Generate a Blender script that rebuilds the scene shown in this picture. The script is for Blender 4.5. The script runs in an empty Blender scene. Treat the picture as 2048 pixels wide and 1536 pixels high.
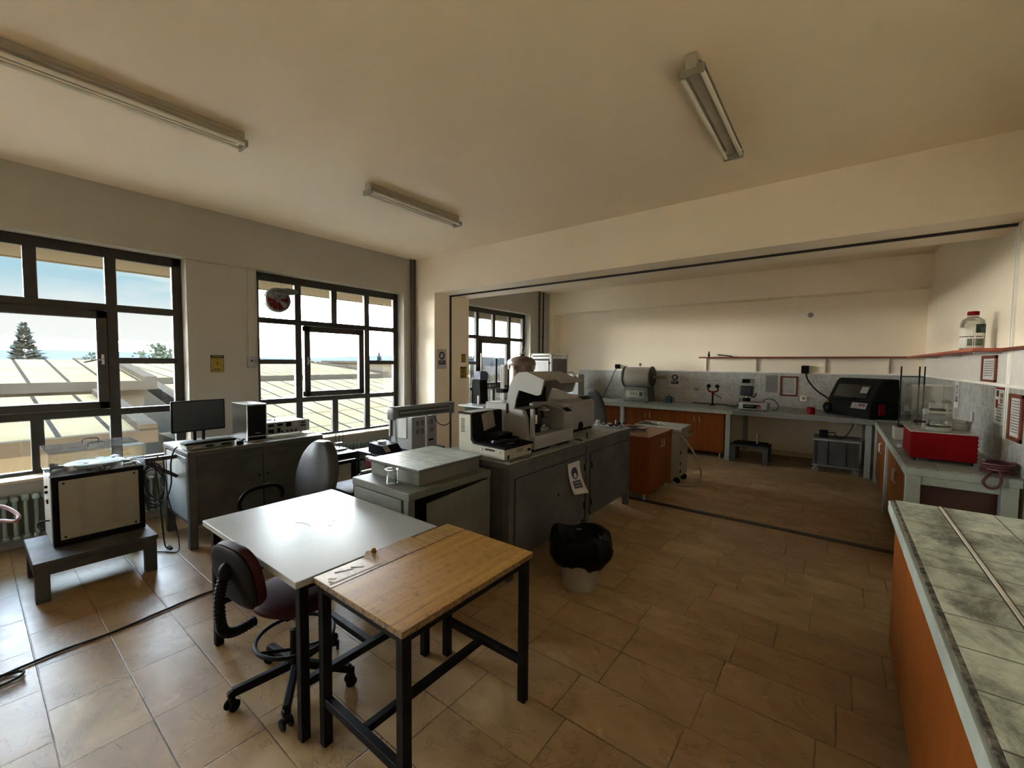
import bpy, bmesh, math, random
from math import sin, cos, pi, radians as RAD
from mathutils import Vector as V, Matrix
random.seed(7)
S = bpy.context.scene
C = S.collection

# ------------------------------------------------------------ camera
cam = bpy.data.objects.new('camera', bpy.data.cameras.new('camera'))
C.objects.link(cam)
cam.data.sensor_width = 36.0
cam.data.lens = 36.0 * 845.5 / 2048.0
cam.data.clip_start = 0.05
cam.data.clip_end = 2000
YAW, PIT, ROL = RAD(37.57), RAD(2.885), RAD(0.468)
fw = V((-sin(YAW) * cos(PIT), cos(YAW) * cos(PIT), -sin(PIT)))
rt = V((cos(YAW), sin(YAW), 0)); up = rt.cross(fw)
rt2 = rt * cos(ROL) + up * sin(ROL); up2 = rt2.cross(fw)
cm = Matrix((rt2, up2, -fw)).transposed().to_4x4()
cm.translation = V((0, 0, 1.65))
cam.matrix_world = cm
S.camera = cam

# ------------------------------------------------------------ view, sky, sun
S.view_settings.view_transform = 'Standard'
S.view_settings.look = 'None'
S.view_settings.gamma = 1.0
S.view_settings.use_curve_mapping = False
S.view_settings.exposure = 2.68
SKY = 16.0        # strength of the bright hazy sky
SUNE = 4.0

w = bpy.data.worlds.new('sky'); S.world = w; w.use_nodes = True
nt = w.node_tree; nt.nodes.clear()
def N(nt, t, **kw):
    n = nt.nodes.new(t)
    for k, v in kw.items():
        if k.startswith('i_'):
            n.inputs[k[2:].replace('_', ' ')].default_value = v
        else:
            setattr(n, k, v)
    return n
tc = N(nt, 'ShaderNodeTexCoord'); sp = N(nt, 'ShaderNodeSeparateXYZ')
nt.links.new(tc.outputs['Generated'], sp.inputs[0])
rp = N(nt, 'ShaderNodeValToRGB')
el = rp.color_ramp.elements
el[0].position = 0.0; el[0].color = (0.80, 0.74, 0.60, 1)
el[1].position = 1.0; el[1].color = (0.22, 0.42, 0.75, 1)
for p_, c_ in ((0.497, (0.80, 0.74, 0.60, 1)), (0.503, (1.0, 0.95, 0.84, 1)), (0.53, (1.0, 0.95, 0.86, 1)), (0.60, (0.85, 0.90, 0.95, 1)), (0.75, (0.5, 0.65, 0.85, 1))):
    e = el.new(p_); e.color = c_
mr = N(nt, 'ShaderNodeMapRange'); mr.inputs['From Min'].default_value = -1; mr.inputs['From Max'].default_value = 1
nt.links.new(sp.outputs['Z'], mr.inputs['Value']); nt.links.new(mr.outputs[0], rp.inputs[0])
# over the far left roofs the glare gives way to a paler, bluer patch of sky with thin cloud
def wm(op, a, b_=None, clamp=False):
    n = N(nt, 'ShaderNodeMath', operation=op); n.use_clamp = clamp
    for q, x in enumerate((a, b_)):
        if x is None: continue
        if isinstance(x, (int, float)): n.inputs[q].default_value = x
        else: nt.links.new(x, n.inputs[q])
    return n.outputs[0]
def wr(v, a, b_):
    n = N(nt, 'ShaderNodeMapRange', interpolation_type='SMOOTHSTEP'); n.inputs['From Min'].default_value = a; n.inputs['From Max'].default_value = b_
    nt.links.new(v, n.inputs['Value']); return n.outputs[0]
Yc, Zc = sp.outputs['Y'], sp.outputs['Z']
inside = wm('MULTIPLY', wm('MULTIPLY', wr(Yc, 0.31, 0.29), wr(Yc, -0.30, -0.26)), wm('MULTIPLY', wr(Zc, 0.028, 0.034), wr(Zc, 0.24, 0.22)))
cl = N(nt, 'ShaderNodeTexNoise'); cl.inputs['Scale'].default_value = 6.0; cl.inputs['Detail'].default_value = 5
mp = N(nt, 'ShaderNodeMapping'); mp.inputs['Scale'].default_value = (1, 1, 5)
nt.links.new(tc.outputs['Generated'], mp.inputs[0]); nt.links.new(mp.outputs[0], cl.inputs[0])
blue = wm('MULTIPLY', wr(Zc, 0.06, 0.15), wr(cl.outputs[0], 0.28, 0.52))
pale = N(nt, 'ShaderNodeMix', data_type='RGBA'); nt.links.new(blue, pale.inputs[0])
pale.inputs[6].default_value = (0.0098, 0.0100, 0.0098, 1); pale.inputs[7].default_value = (0.0046, 0.0072, 0.0084, 1)
mx = N(nt, 'ShaderNodeMix', data_type='RGBA'); nt.links.new(inside, mx.inputs[0])
nt.links.new(rp.outputs[0], mx.inputs[6]); nt.links.new(pale.outputs[2], mx.inputs[7])
bg = N(nt, 'ShaderNodeBackground'); bg.inputs[1].default_value = SKY
nt.links.new(mx.outputs[2], bg.inputs[0])
wo = N(nt, 'ShaderNodeOutputWorld'); nt.links.new(bg.outputs[0], wo.inputs[0])

sun = bpy.data.objects.new('sun', bpy.data.lights.new('sun', 'SUN')); C.objects.link(sun)
sun.data.energy = SUNE; sun.data.angle = RAD(0.6); sun.data.color = (1.0, 0.9, 0.72)
sun.rotation_euler = V((0.34, 0.10, -0.93)).to_track_quat('-Z', 'Y').to_euler()
for wy in (-2.49, 0.41, 3.31, 6.89):                # light portals in the four windows
    L = bpy.data.lights.new('window_portal', 'AREA'); L.shape = 'RECTANGLE'; L.size = 2.15; L.size_y = 2.18
    L.cycles.is_portal = True
    o = bpy.data.objects.new('window_portal', L); C.objects.link(o)
    o.location = (-5.93, wy, 1.68); o.rotation_euler = (0, RAD(-90), 0)

S.cycles.max_bounces = 16; S.cycles.diffuse_bounces = 10; S.cycles.glossy_bounces = 6; S.cycles.transparent_max_bounces = 24

# ------------------------------------------------------------ materials
MATS = {}
def P4(c): return (c[0], c[1], c[2], 1)
def newmat(name):
    m = bpy.data.materials.new(name); m.use_nodes = True
    nt = m.node_tree; b = nt.nodes['Principled BSDF']
    MATS[name] = m
    return m, nt, b
def mat(name, col, rough=0.5, metal=0.0, var=0.12, scale=6.0, bump=0.0, bscale=60, spec=0.5, col2=None, stretch=(1, 1, 1), thr=None, alpha=None, trans=0, ior=1.45, coat=0, k=None):
    """painted / moulded surface with a little procedural wear"""
    k = (0.62 if metal else 0.42) if k is None else k
    col = tuple(x * k for x in col); col2 = tuple(x * k for x in col2) if col2 else None
    m, nt, b = newmat(name)
    tc = N(nt, 'ShaderNodeTexCoord'); mp = N(nt, 'ShaderNodeMapping'); mp.inputs['Scale'].default_value = stretch
    nt.links.new(tc.outputs['Object'], mp.inputs[0])
    n = N(nt, 'ShaderNodeTexNoise'); n.inputs['Scale'].default_value = scale; n.inputs['Detail'].default_value = 6; n.inputs['Roughness'].default_value = 0.6
    nt.links.new(mp.outputs[0], n.inputs[0])
    c2 = col2 if col2 else tuple(max(0, x * (1 - var * 1.6)) for x in col)
    r = N(nt, 'ShaderNodeValToRGB'); e = r.color_ramp.elements
    lo, hi = thr if thr else (0.35, 0.62)
    e[0].position = lo; e[0].color = P4(c2); e[1].position = hi; e[1].color = P4(col)
    nt.links.new(n.outputs[0], r.inputs[0]); nt.links.new(r.outputs[0], b.inputs['Base Color'])
    rr = N(nt, 'ShaderNodeMapRange'); rr.inputs['To Min'].default_value = min(1, rough + 0.10); rr.inputs['To Max'].default_value = max(0.02, rough - 0.06)
    nt.links.new(n.outputs[0], rr.inputs[0]); nt.links.new(rr.outputs[0], b.inputs['Roughness'])
    b.inputs['Metallic'].default_value = metal
    b.inputs['Specular IOR Level'].default_value = spec
    if spec < 0.4: b.inputs['IOR'].default_value = 1.2
    if coat: b.inputs['Coat Weight'].default_value = coat; b.inputs['Coat Roughness'].default_value = 0.1
    if bump:
        n2 = N(nt, 'ShaderNodeTexNoise'); n2.inputs['Scale'].default_value = bscale; n2.inputs['Detail'].default_value = 3
        nt.links.new(tc.outputs['Object'], n2.inputs[0])
        bp = N(nt, 'ShaderNodeBump'); bp.inputs['Strength'].default_value = bump; bp.inputs['Distance'].default_value = 0.01
        nt.links.new(n2.outputs[0], bp.inputs['Height']); nt.links.new(bp.outputs[0], b.inputs['Normal'])
    return m
def glassmat(name, tint=(1, 1, 1), refl=0.08, dirt=0.0):
    m, nt, b = newmat(name)
    nt.nodes.remove(b); out = nt.nodes['Material Output']
    t = N(nt, 'ShaderNodeBsdfTransparent'); t.inputs[0].default_value = P4(tint)
    g = N(nt, 'ShaderNodeBsdfGlossy'); g.inputs[1].default_value = 0.02; g.inputs[0].default_value = (1, 1, 1, 1)
    f = N(nt, 'ShaderNodeFresnel'); f.inputs[0].default_value = 1.5
    ml = N(nt, 'ShaderNodeMath', operation='MULTIPLY'); ml.inputs[1].default_value = refl * 12; ml.use_clamp = True
    nt.links.new(f.outputs[0], ml.inputs[0])
    mx = N(nt, 'ShaderNodeMixShader'); nt.links.new(ml.outputs[0], mx.inputs[0]); nt.links.new(t.outputs[0], mx.inputs[1]); nt.links.new(g.outputs[0], mx.inputs[2])
    last = mx
    if dirt:
        d = N(nt, 'ShaderNodeBsdfDiffuse'); d.inputs[0].default_value = (0.8, 0.8, 0.78, 1)
        n = N(nt, 'ShaderNodeTexNoise'); n.inputs['Scale'].default_value = 9; n.inputs['Detail'].default_value = 5
        mr = N(nt, 'ShaderNodeMapRange'); mr.inputs['From Min'].default_value = 0.3; mr.inputs['From Max'].default_value = 0.8; mr.inputs['To Max'].default_value = dirt
        nt.links.new(n.outputs[0], mr.inputs[0])
        m2 = N(nt, 'ShaderNodeMixShader'); nt.links.new(mr.outputs[0], m2.inputs[0]); nt.links.new(mx.outputs[0], m2.inputs[1]); nt.links.new(d.outputs[0], m2.inputs[2]); last = m2
    nt.links.new(last.outputs[0], out.inputs[0])
    return m
def math_(nt, op, a, b=None, c=None, clamp=False):
    n = N(nt, 'ShaderNodeMath', operation=op); n.use_clamp = clamp
    for i, x in enumerate((a, b, c)):
        if x is None: continue
        if isinstance(x, (int, float)): n.inputs[i].default_value = x
        else: nt.links.new(x, n.inputs[i])
    return n.outputs[0]
def mixc(nt, f, a, b):
    n = N(nt, 'ShaderNodeMix', data_type='RGBA')
    for i, x in ((0, f), (6, a), (7, b)):
        if isinstance(x, (int, float)): n.inputs[i].default_value = x
        elif isinstance(x, tuple): n.inputs[i].default_value = P4(x)
        else: nt.links.new(x, n.inputs[i])
    return n.outputs[2]
def ramp(nt, f, stops):
    r = N(nt, 'ShaderNodeValToRGB'); e = r.color_ramp.elements
    e[0].position, e[0].color = stops[0][0], P4(stops[0][1]); e[1].position, e[1].color = stops[-1][0], P4(stops[-1][1])
    for p_, c_ in stops[1:-1]:
        k = e.new(p_); k.color = P4(c_)
    nt.links.new(f, r.inputs[0]); return r.outputs[0]
def noise(nt, vec, scale, detail=5, rough=0.6, dist=0.0):
    n = N(nt, 'ShaderNodeTexNoise'); n.inputs['Scale'].default_value = scale; n.inputs['Detail'].default_value = detail
    n.inputs['Roughness'].default_value = rough; n.inputs['Distortion'].default_value = dist
    if vec is not None: nt.links.new(vec, n.inputs[0])
    return n.outputs[0]
def worldpos(nt):
    g = N(nt, 'ShaderNodeNewGeometry'); s = N(nt, 'ShaderNodeSeparateXYZ'); nt.links.new(g.outputs['Position'], s.inputs[0])
    return g.outputs['Position'], s.outputs[0], s.outputs[1], s.outputs[2]
def scalev(nt, vec, s):
    m = N(nt, 'ShaderNodeMapping'); m.inputs['Scale'].default_value = s; nt.links.new(vec, m.inputs[0]); return m.outputs[0]
def bumpn(nt, b, h, strength, dist=0.01):
    bp = N(nt, 'ShaderNodeBump'); bp.inputs['Strength'].default_value = strength; bp.inputs['Distance'].default_value = dist
    nt.links.new(h, bp.inputs['Height']); nt.links.new(bp.outputs[0], b.inputs['Normal'])

def floor_mat():
    m, nt, b = newmat('stone_floor_tiles')
    pos, x, y, z = worldpos(nt)
    H = 0.2938
    fy = math_(nt, 'DIVIDE', math_(nt, 'SUBTRACT', y, 0.187 - 40 * H), H)
    row = math_(nt, 'FLOOR', fy); fr = math_(nt, 'FRACT', fy)
    wn = N(nt, 'ShaderNodeTexWhiteNoise', noise_dimensions='1D'); nt.links.new(row, wn.inputs['W'])
    wv = wn.outputs['Value']
    L = math_(nt, 'MULTIPLY_ADD', wv, 0.20, 0.42)
    u = math_(nt, 'ADD', math_(nt, 'DIVIDE', x, L), math_(nt, 'MULTIPLY', wv, 37.0))
    colm = math_(nt, 'FLOOR', u); fu = math_(nt, 'FRACT', u)
    w2 = N(nt, 'ShaderNodeTexWhiteNoise', noise_dimensions='2D'); cv = N(nt, 'ShaderNodeCombineXYZ')
    nt.links.new(colm, cv.inputs[0]); nt.links.new(row, cv.inputs[1]); nt.links.new(cv.outputs[0], w2.inputs['Vector'])
    dy = math_(nt, 'MULTIPLY', math_(nt, 'MINIMUM', fr, math_(nt, 'SUBTRACT', 1.0, fr)), H)
    dx = math_(nt, 'MULTIPLY', math_(nt, 'MINIMUM', fu, math_(nt, 'SUBTRACT', 1.0, fu)), L)
    d = math_(nt, 'MINIMUM', dx, dy)
    d = math_(nt, 'ADD', d, math_(nt, 'MULTIPLY', math_(nt, 'SUBTRACT', noise(nt, pos, 40, 3), 0.5), 0.006))
    joint = N(nt, 'ShaderNodeMapRange'); joint.inputs['From Min'].default_value = 0.0012; joint.inputs['From Max'].default_value = 0.0045
    nt.links.new(d, joint.inputs[0]); jf = joint.outputs[0]
    # tile colour: brown beige stone, clouds and veins
    off = N(nt, 'ShaderNodeVectorMath', operation='SCALE'); nt.links.new(w2.outputs['Color'], off.inputs[0]); off.inputs['Scale'].default_value = 9.0
    ad = N(nt, 'ShaderNodeVectorMath', operation='ADD'); nt.links.new(pos, ad.inputs[0]); nt.links.new(off.outputs[0], ad.inputs[1])
    n1 = noise(nt, scalev(nt, ad.outputs[0], (1, 1.6, 1)), 2.6, 8, 0.62, 0.6)
    base = ramp(nt, n1, [(0.30, (0.205, 0.134, 0.062)), (0.5, (0.310, 0.208, 0.100)), (0.72, (0.41, 0.292, 0.150))])
    base = mixc(nt, math_(nt, 'MULTIPLY', w2.outputs['Value'], 0.42), base, (0.25, 0.145, 0.075))
    vein = noise(nt, scalev(nt, ad.outputs[0], (0.8, 1.5, 1)), 2.2, 9, 0.68, 2.2)
    vd = math_(nt, 'ABSOLUTE', math_(nt, 'SUBTRACT', vein, 0.47))
    vr = N(nt, 'ShaderNodeMapRange'); vr.inputs['From Min'].default_value = 0.0; vr.inputs['From Max'].default_value = 0.012; vr.inputs['To Min'].default_value = 0.62; vr.inputs['To Max'].default_value = 0
    nt.links.new(vd, vr.inputs[0])
    gate = math_(nt, 'GREATER_THAN', noise(nt, ad.outputs[0], 3.1, 2), 0.49)
    base = mixc(nt, math_(nt, 'MULTIPLY', vr.outputs[0], gate), base, (0.09, 0.05, 0.03))
    vl = noise(nt, ad.outputs[0], 5.5, 8, 0.7, 1.6)
    vl2 = N(nt, 'ShaderNodeMapRange'); vl2.inputs['From Min'].default_value = 0.62; vl2.inputs['From Max'].default_value = 0.75; vl2.inputs['To Max'].default_value = 0.5
    nt.links.new(vl, vl2.inputs[0]); base = mixc(nt, vl2.outputs[0], base, (0.62, 0.47, 0.30))
    jv = N(nt, 'ShaderNodeMapRange'); jv.inputs['From Min'].default_value = 0.38; jv.inputs['From Max'].default_value = 0.62; jv.inputs['To Min'].default_value = 0.25; nt.links.new(noise(nt, pos, 1.6, 3), jv.inputs[0])
    jfac = math_(nt, 'SUBTRACT', 1.0, math_(nt, 'MULTIPLY', math_(nt, 'SUBTRACT', 1.0, jf), jv.outputs[0]))
    colr = mixc(nt, jfac, (0.055, 0.038, 0.022), base)
    nt.links.new(colr, b.inputs['Base Color'])
    rg = N(nt, 'ShaderNodeMapRange'); rg.inputs['To Min'].default_value = 0.26; rg.inputs['To Max'].default_value = 0.50; b.inputs['IOR'].default_value = 1.27
    nt.links.new(noise(nt, pos, 7, 6, 0.7), rg.inputs[0]); nt.links.new(rg.outputs[0], b.inputs['Roughness'])
    hgt = math_(nt, 'ADD', math_(nt, 'MULTIPLY', jf, 0.5), math_(nt, 'MULTIPLY', noise(nt, pos, 9, 5, 0.6, 0.5), 0.6))
    hgt = math_(nt, 'ADD', hgt, math_(nt, 'MULTIPLY', w2.outputs['Value'], 0.3))
    bumpn(nt, b, hgt, 0.35, 0.006)
    return m
def wall_mat(name, col, stain=0.15):
    m, nt, b = newmat(name)
    pos, x, y, z = worldpos(nt)
    n1 = noise(nt, pos, 0.9, 6, 0.6); n2 = noise(nt, pos, 14, 5, 0.7)
    c = ramp(nt, n1, [(0.3, tuple(k * (1 - stain) for k in col)), (0.65, col)])
    g = math_(nt, 'GREATER_THAN', n2, 0.73)
    c = mixc(nt, math_(nt, 'MULTIPLY', g, 0.18), c, tuple(k * 0.6 for k in col))
    nt.links.new(c, b.inputs['Base Color']); b.inputs['Roughness'].default_value = 0.75
    b.inputs['Specular IOR Level'].default_value = 0.25
    bumpn(nt, b, noise(nt, pos, 130, 3), 0.12, 0.004)
    return m
def tile_mat(name, ux, uy, uz, size, ca, cb, grout, dark=0.0, off=(0, 0), gw=0.003):
    """marbled tiles; ux/uy pick world axes ('x','y','z')"""
    m, nt, b = newmat(name)
    pos, x, y, z = worldpos(nt); A = dict(x=x, y=y, z=z)
    fa = math_(nt, 'DIVIDE', math_(nt, 'ADD', A[ux], 100 * size[0] - off[0]), size[0]); fb = math_(nt, 'DIVIDE', math_(nt, 'ADD', A[uy], 100 * size[1] - off[1]), size[1])
    def edge(f, s):
        fr = math_(nt, 'FRACT', f); return math_(nt, 'MULTIPLY', math_(nt, 'MINIMUM', fr, math_(nt, 'SUBTRACT', 1.0, fr)), s)
    d = math_(nt, 'MINIMUM', edge(fa, size[0]), edge(fb, size[1]))
    wn = N(nt, 'ShaderNodeTexWhiteNoise', noise_dimensions='2D'); cv = N(nt, 'ShaderNodeCombineXYZ')
    nt.links.new(math_(nt, 'FLOOR', fa), cv.inputs[0]); nt.links.new(math_(nt, 'FLOOR', fb), cv.inputs[1]); nt.links.new(cv.outputs[0], wn.inputs['Vector'])
    off2 = N(nt, 'ShaderNodeVectorMath', operation='SCALE'); nt.links.new(wn.outputs['Color'], off2.inputs[0]); off2.inputs['Scale'].default_value = 5.0
    ad = N(nt, 'ShaderNodeVectorMath', operation='ADD'); nt.links.new(pos, ad.inputs[0]); nt.links.new(off2.outputs[0], ad.inputs[1])
    n1 = noise(nt, ad.outputs[0], 9, 8, 0.65, 1.4)
    c = ramp(nt, n1, [(0.36, ca), (0.6, cb)])
    if dark:
        st = noise(nt, scalev(nt, pos, (1, 0.55, 1)), 5.0, 8, 0.75, 0.4)
        sm = N(nt, 'ShaderNodeMapRange'); sm.inputs['From Min'].default_value = 0.46; sm.inputs['From Max'].default_value = 0.64; sm.inputs['To Max'].default_value = dark
        nt.links.new(st, sm.inputs[0]); c = mixc(nt, sm.outputs[0], c, (0.05, 0.05, 0.042))
    g = N(nt, 'ShaderNodeMapRange'); g.inputs['From Min'].default_value = gw * 0.4; g.inputs['From Max'].default_value = gw
    nt.links.new(d, g.inputs[0]); c = mixc(nt, g.outputs[0], grout, c)
    nt.links.new(c, b.inputs['Base Color']); b.inputs['Roughness'].default_value = 0.22 if not dark else 0.38
    if dark and dark > 0.3: b.inputs['IOR'].default_value = 1.25
    bumpn(nt, b, g.outputs[0], 0.3, 0.003)
    return m
def wood_mat(name, ca, cb, axis='y', scale=1.0, rough=0.4, scuff=0.0, split=None, ca2=None, cb2=None):
    m, nt, b = newmat(name)
    pos, x, y, z = worldpos(nt)
    s = {'y': (38, 1.6, 38), 'x': (1.6, 38, 38), 'z': (38, 38, 1.6)}[axis]
    n1 = noise(nt, scalev(nt, pos, tuple(k * scale for k in s)), 1.0, 6, 0.65, 0.4)
    c = ramp(nt, n1, [(0.3, cb), (0.62, ca)])
    if scuff:
        n2 = noise(nt, scalev(nt, pos, tuple(k * scale * 0.5 for k in s)), 1.7, 8, 0.8, 0.5)
        mr = N(nt, 'ShaderNodeMapRange'); mr.inputs['From Min'].default_value = 0.55; mr.inputs['From Max'].default_value = 0.66; mr.inputs['To Max'].default_value = scuff
        nt.links.new(n2, mr.inputs[0]); c = mixc(nt, mr.outputs[0], c, tuple(k * 0.25 for k in ca))
        n3 = noise(nt, pos, 28, 5, 0.8); g3 = N(nt, 'ShaderNodeMapRange'); g3.inputs['From Min'].default_value = 0.545; g3.inputs['From Max'].default_value = 0.66; g3.inputs['To Max'].default_value = 0.6
        nt.links.new(n3, g3.inputs[0]); c = mixc(nt, g3.outputs[0], c, tuple(k * 0.2 for k in ca))
    nt.links.new(c, b.inputs['Base Color']); b.inputs['Roughness'].default_value = rough; b.inputs['IOR'].default_value = 1.22
    bumpn(nt, b, n1, 0.08, 0.003)
    return m

M_floor = floor_mat()
M_ceil = wall_mat('ceiling_paint', (0.80, 0.68, 0.50), 0.06)
M_wall = wall_mat('wall_paint', (0.87, 0.78, 0.62), 0.06)
M_wall_shaded = wall_mat('window_wall_paint', (0.42, 0.395, 0.335), 0.08)  # darker wall paint: shade on the under-lit window wall is put into the colour
M_tileB = tile_mat('back_wall_tiles', 'x', 'z', '', (0.30, 0.20), (0.32, 0.32, 0.305), (0.44, 0.43, 0.40), (0.55, 0.53, 0.48), off=(0.05, 0.095), gw=0.004)
M_tileR = tile_mat('right_wall_tiles', 'y', 'z', '', (0.15, 0.20), (0.28, 0.28, 0.27), (0.42, 0.41, 0.385), (0.52, 0.50, 0.45), off=(0.05, 0.09), gw=0.004)
M_tileW = tile_mat('white_wall_tiles', 'y', 'z', '', (0.20, 0.30), (0.66, 0.64, 0.60), (0.72, 0.70, 0.66), (0.42, 0.40, 0.38), off=(0.1, 0.0), gw=0.003)
M_ctr = tile_mat('worn_counter_tiles', 'x', 'y', '', (0.20, 0.20), (0.32, 0.36, 0.30), (0.46, 0.51, 0.43), (0.05, 0.045, 0.035), dark=0.85, off=(0.07, 0.05), gw=0.004)
M_ctr2 = tile_mat('bench_top_tiles', 'x', 'y', '', (0.30, 0.20), (0.17, 0.185, 0.155), (0.28, 0.30, 0.255), (0.05, 0.05, 0.04), dark=0.4, off=(0.03, 0.02), gw=0.004)
M_ctr3 = tile_mat('box_top_tiles', 'x', 'y', '', (0.28, 0.20), (0.20, 0.24, 0.20), (0.34, 0.38, 0.33), (0.06, 0.055, 0.045), dark=0.25, off=(-2.12, 1.775), gw=0.004)
M_mint = mat('mint_grey_paint', (0.50, 0.57, 0.50), 0.45, var=0.18, scale=3, k=0.6)
M_trim = mat('white_trim_paint', (0.85, 0.82, 0.74), 0.4, var=0.05, k=0.95)
M_grey = mat('grey_bench_paint', (0.30, 0.297, 0.28), 0.55, var=0.16, scale=4, k=0.29, spec=0.25)
M_greyd = mat('dark_grey_paint', (0.17, 0.168, 0.16), 0.58, var=0.2, scale=4, k=0.42, spec=0.2)
M_greyg = mat('grey_green_steel', (0.36, 0.36, 0.31), 0.5, var=0.14, scale=5, k=0.36, spec=0.3)
M_white = mat('white_plastic', (0.76, 0.75, 0.71), 0.35, var=0.05)
M_cream = mat('cream_enamel', (0.66, 0.62, 0.50), 0.35, var=0.08)
M_lgrey = mat('light_grey_plastic', (0.52, 0.51, 0.49), 0.38, var=0.05)
M_mgrey = mat('mid_grey_plastic', (0.33, 0.33, 0.32), 0.40, var=0.06)
M_black = mat('black_plastic', (0.020, 0.020, 0.021), 0.5, var=0.2, spec=0.2)
M_blackm = mat('black_painted_steel', (0.022, 0.021, 0.021), 0.45, var=0.3, scale=12, spec=0.25)
M_frame = mat('dark_bronze_window_paint', (0.045, 0.034, 0.024), 0.40, var=0.25, scale=8)
M_rubber = mat('black_rubber', (0.02, 0.02, 0.02), 0.7, var=0.1)
M_chrome = mat('chrome', (0.75, 0.74, 0.72), 0.15, metal=1, var=0.1)
M_steel = mat('brushed_steel', (0.62, 0.61, 0.59), 0.35, metal=0.65, var=0.12, stretch=(1, 1, 12), k=0.75)
M_brass = mat('brass', (0.62, 0.45, 0.18), 0.3, metal=0.9, var=0.2)
M_orange = wood_mat('orange_laminate', (0.165, 0.043, 0.007), (0.12, 0.030, 0.005), 'z', 0.6, 0.38)
M_orangeh = wood_mat('orange_laminate_top', (0.16, 0.050, 0.018), (0.12, 0.036, 0.012), 'y', 0.6, 0.35)
M_shelf = wood_mat('red_brown_shelf_board', (0.20, 0.055, 0.03), (0.15, 0.038, 0.02), 'x', 0.7, 0.45)
M_redframe = wood_mat('red_brown_frame', (0.16, 0.045, 0.025), (0.12, 0.032, 0.018), 'z', 0.7, 0.45)
M_oak = wood_mat('oak_laminate', (0.335, 0.178, 0.040), (0.20, 0.097, 0.020), 'y', 1.0, 0.33, scuff=0.7)
M_oak2 = wood_mat('peeling_oak_strip', (0.29, 0.170, 0.058), (0.18, 0.095, 0.028), 'x', 1.0, 0.40, scuff=0.3)
M_chip = mat('chipboard_edge', (0.40, 0.24, 0.10), 0.8, var=0.5, scale=60)
M_lam = mat('white_laminate', (0.80, 0.79, 0.76), 0.20, var=0.05, scale=2)
M_red = mat('red_enamel', (0.40, 0.008, 0.016), 0.40, var=0.1, spec=0.25)
M_blue = mat('blue_enamel', (0.03, 0.16, 0.36), 0.3)
M_burg = mat('burgundy_vinyl', (0.085, 0.024, 0.032), 0.5, var=0.15, spec=0.25)
M_leather = mat('black_leather', (0.040, 0.040, 0.042), 0.48, var=0.12, bump=0.15, bscale=90)
M_paper = mat('white_paper', (0.80, 0.78, 0.74), 0.8, var=0.05, k=0.6)
M_yellow = mat('yellow_sign', (0.70, 0.50, 0.02), 0.5, var=0.08)
M_ink = mat('black_ink', (0.02, 0.018, 0.015), 0.6, var=0.1)
M_navy = mat('dark_blue_ink', (0.015, 0.04, 0.10), 0.55, var=0.1)
M_radi = mat('pale_green_radiator_enamel', (0.42, 0.55, 0.46), 0.35, var=0.12, k=0.6)
M_sill = mat('sun_tinted_marble_sill', (0.78, 0.66, 0.42), 0.35, var=0.12, k=0.8)  # yellow tint and brightness put sunlight on the sills into the colour
M_copper = mat('dull_copper_tank', (0.38, 0.28, 0.22), 0.38, metal=0.5, var=0.2)
M_beige = mat('beige_plastic', (0.58, 0.56, 0.42), 0.42, var=0.1)
M_pink = mat('pink_rubber_hose', (0.80, 0.36, 0.33), 0.45, var=0.05)
M_redhose = mat('dark_red_hose', (0.16, 0.03, 0.035), 0.4)
M_bag = mat('black_bin_liner', (0.012, 0.012, 0.013), 0.42, var=0.1, spec=0.3, bump=0.8, bscale=14)
M_tube = mat('unlit_fluorescent_tube', (0.80, 0.76, 0.66), 0.30, var=0.03, k=0.9)
M_lamp = mat('batten_enamel', (0.50, 0.45, 0.35), 0.4, var=0.1, k=0.85)
M_pipe = mat('brown_pipe_paint', (0.13, 0.08, 0.05), 0.45, var=0.3)
M_stucco = mat('cream_stucco', (0.0225, 0.0180, 0.0120), 0.9, var=0.08, scale=1.2, k=1, spec=0)
M_fascia = mat('grey_beige_fascia', (0.0112, 0.0088, 0.0062), 0.8, var=0.15, scale=1.5, k=1, spec=0)
M_slot = mat('dark_rail', (0.02, 0.015, 0.012), 0.5)
M_glassw = glassmat('window_glass', (0.97, 0.985, 0.98), 0.08)
M_acryl = glassmat('clear_acrylic', (0.90, 0.91, 0.90), 0.07, dirt=0.09)
M_glass = glassmat('lab_glass', (0.93, 0.95, 0.94), 0.07)
M_smoke = glassmat('smoked_window', (0.08, 0.08, 0.08), 0.08)

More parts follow.
